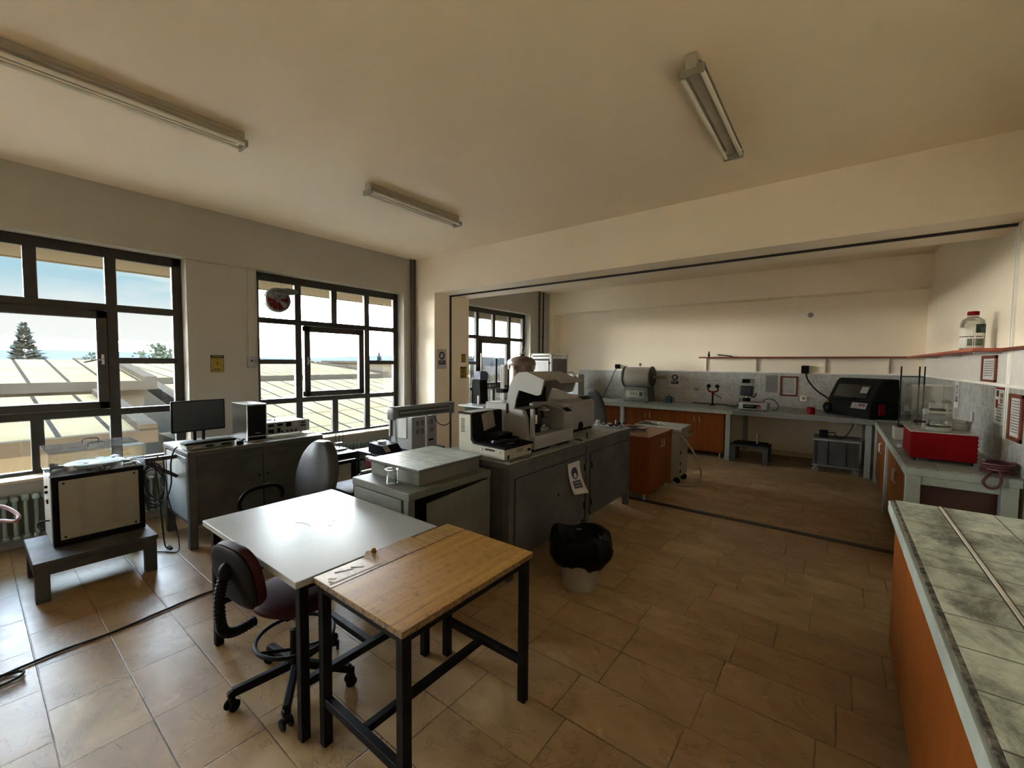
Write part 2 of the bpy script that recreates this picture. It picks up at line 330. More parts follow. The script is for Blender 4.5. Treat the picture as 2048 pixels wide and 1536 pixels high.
# ------------------------------------------------------------ mesh builder
class B:
    def __init__(s, T=None):
        s.bm = bmesh.new(); s.T = T; s.mi = 0
    def _add(s, bm2, M=None):
        if M is not None: bmesh.ops.transform(bm2, matrix=M, verts=bm2.verts)
        vm = {v: s.bm.verts.new(v.co) for v in bm2.verts}
        for f in bm2.faces:
            try:
                nf = s.bm.faces.new([vm[v] for v in f.verts]); nf.material_index = s.mi
            except ValueError: pass
        bm2.free(); return s
    def m(s, i): s.mi = i; return s
    def box(s, x0, x1, y0, y1, z0, z1, bev=0.0, seg=1, M=None):
        b = bmesh.new()
        bmesh.ops.create_cube(b, size=1.0)
        bmesh.ops.scale(b, vec=(abs(x1 - x0), abs(y1 - y0), abs(z1 - z0)), verts=b.verts)
        bmesh.ops.translate(b, vec=((x0 + x1) / 2, (y0 + y1) / 2, (z0 + z1) / 2), verts=b.verts)
        if bev: bmesh.ops.bevel(b, geom=b.edges[:], offset=bev, segments=seg, affect='EDGES', profile=0.5)
        return s._add(b, M)
    def cyl(s, p0, p1, r, seg=16, r2=None, bev=0.0):
        p0 = V(p0); p1 = V(p1); d = p1 - p0
        b = bmesh.new()
        bmesh.ops.create_cone(b, cap_ends=True, segments=seg, radius1=r, radius2=r if r2 is None else r2, depth=d.length)
        if bev: bmesh.ops.bevel(b, geom=[e for e in b.edges if abs(e.verts[0].co.z - e.verts[1].co.z) < 1e-6], offset=bev, segments=2, affect='EDGES')
        M = Matrix.Translation((p0 + p1) / 2) @ d.to_track_quat('Z', 'Y').to_matrix().to_4x4()
        return s._add(b, M)
    def bar(s, p0, p1, w, h=None, bev=0.0):
        """square tube between two points"""
        p0 = V(p0); p1 = V(p1); d = p1 - p0; h = h or w
        b = bmesh.new(); bmesh.ops.create_cube(b, size=1.0)
        bmesh.ops.scale(b, vec=(w, h, d.length), verts=b.verts)
        if bev: bmesh.ops.bevel(b, geom=b.edges[:], offset=bev, segments=1, affect='EDGES')
        M = Matrix.Translation((p0 + p1) / 2) @ d.to_track_quat('Z', 'Y').to_matrix().to_4x4()
        return s._add(b, M)
    def lathe(s, prof, c=(0, 0, 0), seg=24, M=None, cap=True):
        b = bmesh.new(); rings = []
        for r, z in prof:
            rings.append([b.verts.new((r * cos(2 * pi * i / seg), r * sin(2 * pi * i / seg), z)) for i in range(seg)])
        for a, q in zip(rings, rings[1:]):
            for i in range(seg):
                b.faces.new((a[i], a[(i + 1) % seg], q[(i + 1) % seg], q[i]))
        if cap:
            b.faces.new(list(reversed(rings[0]))); b.faces.new(rings[-1])
        M = M or Matrix.Identity(4)
        return s._add(b, Matrix.Translation(V(c)) @ M)
    def prism(s, poly, axis, a0, a1, bev=0.0):
        """polygon in the plane normal to axis, extruded a0..a1. axis 'x': (y,z) ; 'y': (x,z) ; 'z': (x,y)"""
        b = bmesh.new()
        def mk(p, a):
            return {'x': (a, p[0], p[1]), 'y': (p[0], a, p[1]), 'z': (p[0], p[1], a)}[axis]
        A = [b.verts.new(mk(p, a0)) for p in poly]; Q = [b.verts.new(mk(p, a1)) for p in poly]
        n = len(poly)
        for i in range(n): b.faces.new((A[i], A[(i + 1) % n], Q[(i + 1) % n], Q[i]))
        b.faces.new(list(reversed(A))); b.faces.new(Q)
        bmesh.ops.recalc_face_normals(b, faces=b.faces)
        if bev: bmesh.ops.bevel(b, geom=b.edges[:], offset=bev, segments=2, affect='EDGES')
        return s._add(b)
    def sph(s, c, r, sc=(1, 1, 1), seg=16):
        b = bmesh.new(); bmesh.ops.create_uvsphere(b, u_segments=seg, v_segments=max(6, seg // 2), radius=r)
        bmesh.ops.scale(b, vec=sc, verts=b.verts); bmesh.ops.translate(b, vec=c, verts=b.verts)
        return s._add(b)
    def tube(s, pts, r, seg=8, closed=False, smooth=True, sub=6):
        pts = [V(p) for p in pts]
        if smooth and len(pts) > 2: pts = catmull(pts, sub, closed)
        b = bmesh.new(); rings = []; n = len(pts)
        up = V((0, 0, 1)); prev = None
        for i, p in enumerate(pts):
            if closed: t = (pts[(i + 1) % n] - pts[i - 1])
            else: t = pts[min(i + 1, n - 1)] - pts[max(i - 1, 0)]
            if t.length < 1e-9: t = V((0, 0, 1))
            t.normalize()
            if prev is None:
                a = up if abs(t.z) < 0.9 else V((1, 0, 0)); u = t.cross(a).normalized()
            else:
                u = (prev - t * prev.dot(t)); u = u.normalized() if u.length > 1e-6 else t.orthogonal().normalized()
            prev = u; v = t.cross(u)
            rings.append([b.verts.new(p + (u * cos(2 * pi * k / seg) + v * sin(2 * pi * k / seg)) * r) for k in range(seg)])
        rng = range(n) if closed else range(n - 1)
        for i in rng:
            a, q = rings[i], rings[(i + 1) % n]
            for k in range(seg): b.faces.new((a[k], a[(k + 1) % seg], q[(k + 1) % seg], q[k]))
        if not closed:
            b.faces.new(list(reversed(rings[0]))); b.faces.new(rings[-1])
        return s._add(b)
    def quad(s, *ps):
        vs = [s.bm.verts.new(p) for p in ps]; f = s.bm.faces.new(vs); f.material_index = s.mi; return s
    def build(s, name, mats, parent=None, ang=35, sub=0):
        me = bpy.data.meshes.new(name)
        T = s.T or parent
        if T is not None:
            bmesh.ops.transform(s.bm, matrix=wmat(T).inverted(), verts=s.bm.verts)
        bmesh.ops.recalc_face_normals(s.bm, faces=s.bm.faces)
        s.bm.to_mesh(me); s.bm.free()
        for mm in (mats if isinstance(mats, (list, tuple)) else [mats]): me.materials.append(mm)
        for p in me.polygons: p.use_smooth = True
        me.set_sharp_from_angle(angle=RAD(ang))
        o = bpy.data.objects.new(name, me); C.objects.link(o)
        if parent is not None: o.parent = parent
        if sub:
            md = o.modifiers.new('sub', 'SUBSURF'); md.levels = sub; md.render_levels = sub
        return o
def wmat(o):
    M = Matrix.Translation(o.location) @ o.rotation_euler.to_matrix().to_4x4()
    return wmat(o.parent) @ M if o.parent else M
def catmull(P, sub, closed=False):
    out = []; n = len(P)
    for i in range(n if closed else n - 1):
        p0 = P[i - 1] if (i > 0 or closed) else P[0] * 2 - P[1]
        p1 = P[i]; p2 = P[(i + 1) % n]
        p3 = P[(i + 2) % n] if (closed or i + 2 < n) else P[-1] * 2 - P[-2]
        for k in range(sub):
            t = k / sub
            out.append(0.5 * ((2 * p1) + (p2 - p0) * t + (2 * p0 - 5 * p1 + 4 * p2 - p3) * t * t + (3 * p1 - p0 - 3 * p2 + p3) * t ** 3))
    if not closed: out.append(P[-1])
    return out
def thing(name, label, cat, loc=(0, 0, 0), rz=0.0, group=None):
    o = bpy.data.objects.new(name, None); o.empty_display_size = 0.1; C.objects.link(o)
    o.location = loc; o.rotation_euler = (0, 0, rz); o['label'] = label; o['category'] = cat
    if group: o['group'] = group
    return o
def tag(o, label, cat, group=None, kind=None):
    o['label'] = label; o['category'] = cat
    if group: o['group'] = group
    if kind: o['kind'] = kind
    return o
def struct(o, label=None):
    o['kind'] = 'structure'
    if label: o['label'] = label
    return o
def single(b, name, mats, label, cat, base, group=None, **kw):
    """thing that is one mesh, its origin at base; the mesh was drawn in world metres"""
    e = bpy.data.objects.new('tmp', None); e.location = base
    b.T = e
    o = b.build(name, mats, None, **kw); o.location = base
    bpy.data.objects.remove(e)
    return tag(o, label, cat, group)
def copytree(o, loc=None, rz=None, label=None, parent=None):
    c = o.copy(); C.objects.link(c); c.parent = parent
    for ch in list(o.children): copytree(ch, parent=c)
    if loc is not None: c.location = loc
    if rz is not None: c.rotation_euler = (0, 0, rz)
    if label: c['label'] = label
    return c
def text(body, size, mat_, parent, M, name='lettering', bold=0.0):
    """printed words as real flat letters; M places the text plane (x right, y up)"""
    cu = bpy.data.curves.new('txt', 'FONT'); cu.body = body; cu.size = size; cu.align_x = 'CENTER'; cu.align_y = 'CENTER'
    cu.extrude = 0.0003; cu.offset = bold
    o = bpy.data.objects.new('txt', cu); C.objects.link(o)
    bpy.context.view_layer.update()
    me = bpy.data.meshes.new_from_object(o.evaluated_get(bpy.context.evaluated_depsgraph_get()))
    bpy.data.objects.remove(o)
    me.transform(wmat(parent).inverted() @ M)
    me.materials.clear(); me.materials.append(mat_)
    r = bpy.data.objects.new(name, me); C.objects.link(r); r.parent = parent
    return r
def plane_M(o, right, up):
    r = V(right).normalized(); u = V(up).normalized(); n = r.cross(u)
    M = Matrix((r, u, n)).transposed().to_4x4(); M.translation = V(o); return M
# ------------------------------------------------------------ room shell
XW, XR, YB, YF, HC = -5.62, 1.07, 9.1, -4.0, 3.325
struct(B().box(XW, XR, YF, YB, -0.15, 0).build('floor', M_floor))
struct(B().box(XW - 0.3, XR + 0.2, YF - 0.2, YB + 0.2, HC, HC + 0.2).build('ceiling', M_ceil))
WIN = [(-3.591, -1.406), (-0.691, 1.508), (2.209, 4.408), (5.79, 7.99)]
b = B(); ys = [YF - 0.2]
for a, c in WIN: ys += [a, c]
ys.append(YB + 0.2)
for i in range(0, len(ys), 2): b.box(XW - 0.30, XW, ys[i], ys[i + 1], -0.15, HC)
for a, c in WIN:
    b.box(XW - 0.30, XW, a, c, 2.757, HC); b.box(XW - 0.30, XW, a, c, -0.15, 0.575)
struct(b.build('wall_left', M_wall_shaded))
b = B().box(XW, XR + 0.2, YB, YB + 0.2, -0.15, HC)
b.box(XW, XR, 8.78, YB, 2.835, HC); b.box(XW, -5.50, 8.78, YB, 0, 2.835)
struct(b.build('wall_back', M_wall))
struct(B().box(XR, XR + 0.2, YF - 0.2, YB, -0.15, HC).build('wall_right', M_wall))
struct(B().box(XW, XR, YF - 0.2, YF, -0.15, HC).build('wall_front', M_wall))
b = B().box(XW, XR, 4.625, 5.42, 2.75, HC); b.box(XW, -5.13, 4.625, 5.42, 0, 2.75)
struct(b.build('wall_beam', M_wall))
# tile dado on the back wall and on the right wall
struct(B().box(-4.95, XR, YB - 0.012, YB, 0.80, 1.495).build('wall_tiles_back', M_tileB))
struct(B().box(XR - 0.012, XR, 3.2, YB - 0.012, 0.80, 1.49).build('wall_tiles_right', M_tileR))
struct(B().box(XR - 0.010, XR, 4.0, YB - 0.012, 1.515, 1.79).build('wall_tiles_white', M_tileW))
struct(B().box(-4.25, XR - 0.02, YB - 0.03, YB, 1.495, 1.522, 0.003).build('trim_1', M_trim))
struct(B().box(XR - 0.03, XR, 3.2, YB - 0.03, 1.49, 1.516, 0.003).build('trim_2', M_trim))
struct(B().box(-1.42, 0.6, YB - 0.015, YB, 0.0, 0.09, 0.004).build('baseboard_back', M_sill))
# rail of the folding partition: slots overhead, on the column, on the right wall and in the floor
b = B().box(-5.13, 1.07, 4.960, 4.985, 2.728, 2.752)
b.box(-5.132, -5.118, 4.955, 4.99, 0.0, 2.745)
struct(b.build('trim_3', M_slot))
struct(B().box(-5.13, 1.06, 4.918, 4.998, 0.0, 0.006).build('trim_4', M_slot))
b = B().m(0).box(1.055, 1.072, 4.950, 4.972, 0.87, 2.745, 0.002); b.box(1.055, 1.072, 4.995, 5.017, 0.87, 2.745, 0.002)
b.m(1).box(1.066, 1.074, 4.972, 4.995, 0.87, 2.745)
struct(b.build('trim_5', [M_trim, M_slot]))  # white colour of the flanges stands in for sunlight on aluminium
# cable trunking between the windows
b = B().box(-5.64, -5.595, 2.105, 2.185, 1.70, 2.72, 0.004); b.box(-5.625, -5.605, 1.51, 2.20, 2.742, 2.757, 0.002)
struct(b.build('trim_6', M_wall_shaded))
# pipes in the room corners
b = B().cyl((-5.56, 4.575, 0), (-5.56, 4.575, 3.32), 0.022, 12); b.cyl((-5.575, 4.52, 0), (-5.575, 4.52, 3.32), 0.012, 10)
struct(b.build('trim_7', M_pipe))
for k, yy in enumerate((8.30, 8.46)):
    b = B().cyl((-5.585, yy, 0), (-5.585, yy, 3.32), 0.018, 12)
    for zz in (1.0, 2.25, 2.9): b.cyl((-5.585, yy, zz), (-5.585, yy, zz + 0.03), 0.024, 12)
    struct(b.build('trim_%d' % (8 + k), M_pipe))

# ------------------------------------------------------------ windows
XF0, XF1 = -5.84, -5.78
def window(n, y0, y1, label, vent=False, ajar=0.0):
    T = bpy.data.objects.new('window_%d' % n, None); C.objects.link(T); T.location = (XF1, (y0 + y1) / 2, 0.59); T['kind'] = 'structure'; T['label'] = label
    z0, z1 = 0.58, 2.757
    cols = [y0 + 0.531, y0 + 1.048, y0 + 1.581]; w = 0.085
    gy = [y0 + 0.09] + [v for c in cols for v in (c, c + w)] + [y1 - 0.085]
    b = B()
    b.box(XF0, XF1, y0, y0 + 0.09, z0, z1, 0.006); b.box(XF0, XF1, y1 - 0.085, y1, z0, z1, 0.006)
    b.box(XF0, XF1, y0, y1, 2.66, z1, 0.006); b.box(XF0, XF1, y0, y1, z0, 0.63, 0.006)
    b.box(XF0, XF1 + 0.004, y0 + 0.02, y1 - 0.02, 2.13, 2.20, 0.006); b.box(XF0, XF1 + 0.004, y0 + 0.02, y1 - 0.02, 1.088, 1.155, 0.006)
    for c in cols:
        if c == cols[1]: spans = ((2.19, 2.67), (0.62, 1.10))
        else: spans = ((0.62, 2.67),)
        for s0, s1 in spans: b.box(XF0, XF1 + 0.002, c, c + w, s0, s1, 0.006)
    b.box(XF0, XF1, y0 + 0.05, cols[0] + 0.02, 1.608, 1.668, 0.006); b.box(XF0, XF1, cols[2] + w - 0.02, y1 - 0.05, 1.608, 1.668, 0.006)
    b.build('window_frame', M_frame, T)
    # fixed panes
    g = B()
    xg = -5.812
    cells = []
    for a, c in ((gy[0], gy[1]), (gy[2], gy[3]), (gy[4], gy[5]), (gy[6], gy[7])):
        cells += [(a, c, 2.20, 2.66), (a, c, 0.63, 1.088)]
    for a, c in ((gy[0], gy[1]), (gy[6], gy[7])): cells += [(a, c, 1.155, 1.608), (a, c, 1.668, 2.13)]
    for a, c, d, e in cells: g.box(xg - 0.002, xg + 0.002, a - 0.003, c + 0.003, d - 0.003, e + 0.003)
    g.build('glass', M_glassw, T)
    # opening sash
    sy0, sy1 = (gy[2] + ajar, gy[5] - ajar); S_ = B()
    for q in ((sy0, sy0 + 0.08, 1.158, 2.127), (sy1 - 0.08, sy1, 1.158, 2.127), (sy0, sy1, 2.05, 2.127), (sy0, sy1, 1.158, 1.235)):
        S_.box(XF0 + 0.012, XF1 + 0.022, q[0], q[1], q[2], q[3], 0.007)
    so = S_.build('sash', M_frame, T)
    sg = B().box(xg, xg + 0.004, sy0 + 0.07, sy1 - 0.07, 1.22, 2.06); sg.build('sash_glass', M_glassw, so)
    hb = B().box(XF1 + 0.02, XF1 + 0.035, sy0 + 0.03 if ajar else sy1 - 0.05, sy0 + 0.05 if ajar else sy1 - 0.03, 1.60, 1.70, 0.003)
    hy = sy0 + 0.04 if ajar else sy1 - 0.04
    hb.cyl((XF1 + 0.03, hy, 1.65), (XF1 + 0.06, hy, 1.65), 0.008, 8)
    hb.tube([(XF1 + 0.06, hy, 1.65), (XF1 + 0.065, hy + (0.05 if ajar else -0.06), 1.642), (XF1 + 0.06, hy + (0.10 if ajar else -0.14), 1.62)], 0.008, 8)
    hb.build('window_handle', M_steel, so)
    if not ajar:
        pass
    return T
window(1, WIN[1][0], WIN[1][1], 'dark bronze framed grid window nearest the camera, behind the acrylic lidded machine')
window(2, WIN[2][0], WIN[2][1], 'dark bronze framed grid window with the round vent fan, above the small table', ajar=0.028)
window(3, WIN[3][0], WIN[3][1], 'dark bronze framed grid window in the back room beyond the beam')
window(4, WIN[0][0], WIN[0][1], 'unseen dark bronze framed grid window added behind the camera for daylight')  # out of view, added to let more daylight into the room
for k, (a, c) in enumerate(WIN):
    struct(B().box(-5.80, -5.575, a + 0.002, c - 0.002, 0.575, 0.60, 0.003).build('trim_%d' % (20 + k), M_sill))
    struct(B().box(-6.02, -5.80, a + 0.002, c - 0.002, 0.56, 0.585, 0.003).build('trim_%d' % (30 + k), M_sill))

# round vent fan let into the top left pane of window 2
T = thing('vent_fan', 'round plastic vent fan with red and clear blades in the middle window, top left pane', 'fan', (-5.80, 2.52, 2.44))
cy, cz = 2.52, 2.435
MX = Matrix.Translation((-5.80, cy, cz)) @ Matrix.Rotation(RAD(90), 4, 'Y')
b = B(); b.lathe([(0.130, -0.02), (0.157, -0.02), (0.160, 0.0), (0.155, 0.05), (0.135, 0.055), (0.130, 0.0)], (0, 0, 0), 40, MX); b.build('ring', M_lgrey, T)
for i in range(10):
    a = 2 * pi * i / 10; b = B()
    p = []
    for r, da in ((0.03, 0.1), (0.128, -0.18), (0.130, 0.25), (0.03, 0.45)): p.append((cy + r * cos(a + da), cz + r * sin(a + da)))
    b.prism(p, 'x', -5.785 + 0.004 * (i % 2), -5.779 + 0.004 * (i % 2)); b.build('blade', M_red if 5 <= i % 10 <= 8 or i == 0 else M_white, T)
b = B().cyl((-5.80, cy, cz), (-5.755, cy, cz), 0.034, 20, bev=0.004); b.build('hub', M_mgrey, T)
b = B(); b.lathe([(0.001, 0.014), (0.12, 0.012), (0.135, 0.004), (0.137, -0.004), (0.12, 0.0), (0.001, 0.002)], (0, 0, 0), 32, Matrix.Translation((-5.66, cy + 0.06, cz + 0.10)) @ Matrix.Rotation(RAD(22), 4, 'Y') @ Matrix.Rotation(RAD(14), 4, 'X')); b.build('flap', M_mgrey, T)
B().tube([(-5.66, cy, cz + 0.10), (-5.68, cy + 0.0, cz + 0.22), (-5.70, cy, 2.75)], 0.0018, 6).build('hanging_wire', M_slot, T); b = B().tube([(-5.76, cy, cz - 0.16), (-5.76, cy + 0.005, 2.10), (-5.76, cy + 0.01, 1.86)], 0.0012, 6); b.build('pull_cord', M_slot, T); b = B(); b.lathe([(0.001, 0), (0.008, 0.004), (0.004, 0.022), (0.001, 0.024)], (-5.76, cy + 0.01, 1.84), 10); b.build('cord_end', M_slot, T)

# thermostat
T = thing('thermostat', 'white wall thermostat with round dial left of the middle window', 'thermostat', (-5.62, 2.14, 1.57))
B().box(-5.62, -5.585, 2.088, 2.20, 1.565, 1.70, 0.006, 2).build('housing', M_white, T)
B().box(-5.586, -5.583, 2.115, 2.135, 1.635, 1.66).build('display', M_ink, T)
b = B().cyl((-5.585, 2.17, 1.645), (-5.568, 2.17, 1.645), 0.020, 20, bev=0.002); b.build('dial', M_lgrey, T)

# ------------------------------------------------------------ ceiling lamps
def batten(x, y0, y1, label, cat='ceiling light'):
    T = thing('ceiling_light', label, cat, (x, (y0 + y1) / 2, 3.325), 0, 'fluorescent battens on the ceiling')
    B().box(x - 0.035, x + 0.035, y0 + 0.01, y1 - 0.01, 3.255, 3.325, 0.004).build('housing', M_lamp, T)
    b = B().prism([(x - 0.065, 3.262), (x - 0.03, 3.30), (x - 0.03, 3.303), (x - 0.067, 3.266)], 'y', y0 + 0.03, y1 - 0.03)
    b.prism([(x + 0.065, 3.262), (x + 0.03, 3.30), (x + 0.03, 3.303), (x + 0.067, 3.266)], 'y', y0 + 0.03, y1 - 0.03)
    b.build('reflector', M_lamp, T)
    for sx in (-1, 1):
        B().cyl((x + sx * 0.052, y0 + 0.02, 3.232), (x + sx * 0.052, y1 - 0.02, 3.232), 0.013, 12).build('tube', M_tube, T)
    for yy in (y0, y1 - 0.02):
        b = B().box(x - 0.068, x + 0.068, yy, yy + 0.02, 3.214, 3.262, 0.004); b.build('lamp_holder', M_cream, T)
    B().box(x - 0.03, x + 0.03, y0 - 0.004 if x > -1 else y0, y0 + 0.012, 3.25, 3.325, 0.003).build('end_cap', M_lamp, T)
batten(-3.555, 0.135, 1.337, 'long fluorescent ceiling batten at the upper left, cut by the left edge of the view')
batten(-3.555, 2.368, 3.565, 'fluorescent ceiling batten over the middle of the window wall')
batten(-0.690, 2.460, 3.655, 'fluorescent ceiling batten on the right, away from the windows')
T = thing('smoke_detector', 'small round white detector high on the back wall', 'smoke detector', (-0.41, 9.1, 2.525))
b = B(); b.lathe([(0.045, 0), (0.045, 0.02), (0.035, 0.035), (0.001, 0.04)], (0, 0, 0), 24, Matrix.Translation((-0.41, 9.1, 2.525)) @ Matrix.Rotation(RAD(90), 4, 'X')); b.build('housing', M_white, T)
b = B().cyl((-0.41, 9.06, 2.525), (-0.41, 9.054, 2.525), 0.012, 12); b.build('sensor', M_lgrey, T)

# ------------------------------------------------------------ radiators under the windows
def radiator(y0, n, label):
    T = thing('radiator', label, 'radiator', (-5.54, y0 + n * 0.03, 0.10), 0, 'pale green radiators under the windows')
    for i in range(n):
        y = y0 + i * 0.06; b = B()
        for xx in (-5.575, -5.535, -5.495):
            b.cyl((xx, y, 0.13), (xx, y, 0.44), 0.013, 8)
        b.box(-5.595, -5.475, y - 0.026, y + 0.026, 0.43, 0.475, 0.018, 2); b.box(-5.595, -5.475, y - 0.024, y + 0.024, 0.10, 0.14, 0.015, 2)
        b.build('rib', M_radi, T)
    B().cyl((-5.60, y0 - 0.12, 0.455), (-5.60, y0 + n * 0.06 + 0.02, 0.455), 0.012, 8).build('pipe', M_radi, T)
radiator(-0.55, 32, 'pale green ribbed radiator under the nearest window, behind the acrylic lidded machine')
radiator(2.35, 33, 'pale green ribbed radiator under the middle window')
radiator(5.95, 30, 'pale green ribbed radiator under the back room window')
# ------------------------------------------------------------ worktops and cabinets on the right and at the back
def door(T, axis, plane, a0, a1, z0, z1, mat_, handle=None, hm=None, th=0.018, out=-1):
    """cabinet door lying in plane; axis 'x' means its normal is X"""
    g = 0.002
    p0, p1 = sorted((plane, plane + out * th))
    b = B()
    if axis == 'x': b.box(p0, p1, a0 + g, a1 - g, z0 + g, z1 - g, 0.002)
    else: b.box(a0 + g, a1 - g, p0, p1, z0 + g, z1 - g, 0.002)
    d = b.build('door', mat_, T)
    if handle is not None:
        q = plane + out * (th + 0.022); q0 = plane + out * th; h0, h1 = handle[1], handle[2]; a = handle[0]
        pts = [(q0, a, h0), (q, a, h0 + 0.012), (q, a, (h0 + h1) / 2), (q, a, h1 - 0.012), (q0, a, h1)] if axis == 'x' else [(a, q0, h0), (a, q, h0 + 0.012), (a, q, (h0 + h1) / 2), (a, q, h1 - 0.012), (a, q0, h1)]
        B().tube(pts, 0.0055, 8).build('handle', hm or M_steel, d)
    return d
# near counter at the right edge
T = thing('counter', 'tiled worktop with a worn stained surface running along the lower right edge of the view', 'counter', (0.66, 1.2, 0.82))
b = B().m(0).box(0.262, 1.055, -0.9, 3.245, 0.812, 0.872, 0.004); b.build('slab', [M_mint], T)
B().box(0.292, 1.055, -0.895, 3.24, 0.872, 0.880).build('tile_surface', M_ctr, T)
M_edge = mat('worn_grout_edge', (0.30, 0.27, 0.20), 0.8, var=0.6, scale=30, col2=(0.05, 0.04, 0.03), thr=(0.42, 0.58), bump=0.6, bscale=40)
B().box(0.276, 0.294, -0.895, 3.24, 0.868, 0.8785, 0.002).build('worn_edge', M_edge, T)
b = B().box(0.4615, 0.4665, -0.89, 3.238, 0.880, 0.8806); b.box(0.4795, 0.4845, -0.89, 3.238, 0.880, 0.8806); b.build('strip_grooves', M_slot, T)
B().box(0.4665, 0.4795, -0.89, 3.238, 0.879, 0.8835, 0.002).build('metal_strip', mat('dull_aluminium_strip', (0.62, 0.60, 0.50), 0.5, var=0.2, k=0.8), T)
T = thing('base_cabinet', 'orange laminate base cabinet under the stained tiled worktop at the lower right', 'cabinet', (0.66, 1.2, 0.0))
B().box(0.30, 1.05, -0.88, 3.10, 0.08, 0.81, 0.003).build('carcass', M_orange, T)
B().box(0.36, 1.05, -0.86, 3.06, 0.0, 0.08).build('plinth', M_greyd, T)
for i, y in enumerate([-0.88 + 0.497 * k for k in range(8)]):
    door(T, 'x', 0.30, y, y + 0.497, 0.10, 0.80, M_orange)
b = B().box(0.30, 0.36, 3.14, 3.20, 0.0, 0.812, 0.003); b.build('end_post', M_mint, T)

# far right counter
T = thing('counter', 'mint framed counter with tiled top carrying the red machine along the right wall', 'counter', (0.75, 6.2, 0))
B().box(0.445, 1.055, 4.47, 7.895, 0.80, 0.857, 0.004).build('slab', M_mint, T)
B().box(0.455, 1.055, 4.48, 7.90, 0.857, 0.865).build('tile_surface', M_ctr2, T)
for x0, y0 in ((0.455, 4.475), (0.955, 4.475), (0.455, 6.20), (0.455, 7.80)):
    B().box(x0, x0 + 0.085, y0, y0 + 0.075, 0.0, 0.80, 0.003).build('leg', M_mint, T)
B().box(0.54, 0.955, 4.485, 4.53, 0.735, 0.80, 0.003).build('apron', M_mint, T)
for k, (y0, y1, l) in enumerate(((4.56, 6.19, 'orange laminate base cabinet under the mint counter, nearest the red machine'), (6.285, 7.79, 'orange laminate base cabinet under the mint counter, beside the back corner'))):
    T = thing('base_cabinet', l, 'cabinet', (0.77, (y0 + y1) / 2, 0), 0, None)
    B().box(0.495, 1.04, y0, y1, 0.09, 0.795, 0.003).build('carcass', mat('dark_red_brown_panel%d' % k, (0.10, 0.02, 0.008), 0.5, var=0.1), T)
    for j in range(2):
        ya = y0 + j * (y1 - y0) / 2; yb = ya + (y1 - y0) / 2
        door(T, 'x', 0.495, ya, yb, 0.10, 0.79, M_orange, ((yb - 0.05) if j == 0 else (ya + 0.05), 0.55, 0.67))
    for yy in (y0 + 0.08, y1 - 0.08):
        for xx in (0.53, 0.98): B().cyl((xx, yy, 0), (xx, yy, 0.09), 0.018, 12).build('foot', M_steel, T)

# back counter: tiled part and open desk part
T = thing('counter', 'mint framed counter with tiled top under the tube furnace along the back wall', 'counter', (-3.2, 8.5, 0))
B().box(-5.45, -1.40, 8.0, 9.085, 0.795, 0.857, 0.004).build('slab', M_mint, T)
B().box(-5.45, -1.41, 8.01, 9.085, 0.857, 0.865).build('tile_surface', M_ctr2, T)
for x0 in (-5.44, -3.42, -1.50): B().box(x0, x0 + 0.075, 8.005, 8.09, 0.0, 0.795, 0.003).build('leg', M_mint, T)
for i, (x0, x1, l) in enumerate(((-5.30, -3.44, 'orange laminate base cabinet at the window end of the back counter'), (-3.33, -2.43, 'orange laminate base cabinet below the blue pot, left of its twin'), (-2.425, -1.53, 'orange laminate base cabinet next to the open end of the back counter'))):
    T = thing('base_cabinet', l, 'cabinet', ((x0 + x1) / 2, 8.4, 0))
    B().box(x0, x1, 8.075, 8.65, 0.09, 0.79, 0.003).build('carcass', M_orange, T)
    for j in range(2):
        xa = x0 + j * (x1 - x0) / 2; xb = xa + (x1 - x0) / 2
        door(T, 'y', 8.075, xa, xb, 0.10, 0.78, M_orange, ((xb - 0.045) if j == 0 else (xa + 0.045), 0.62, 0.72))
    for xx in (x0 + 0.07, x1 - 0.07): B().cyl((xx, 8.13, 0), (xx, 8.13, 0.09), 0.018, 12).build('foot', M_steel, T)
T = thing('work_table', 'open grey topped work table set into the back corner under the black machine', 'table', (-0.5, 8.5, 0))
B().box(-1.385, 1.055, 7.91, 9.085, 0.80, 0.868, 0.004).build('slab', mat('grey_stone_slab', (0.38, 0.39, 0.37), 0.4, var=0.15, scale=6), T)
B().box(-1.38, 1.055, 7.915, 9.085, 0.868, 0.876).build('tile_surface', M_ctr2, T)
for x0, y0 in ((-1.38, 8.98), (0.36, 8.02), (0.36, 8.98)): B().box(x0, x0 + 0.07, y0, y0 + 0.08, 0.0, 0.80, 0.003).build('leg', M_mint, T)

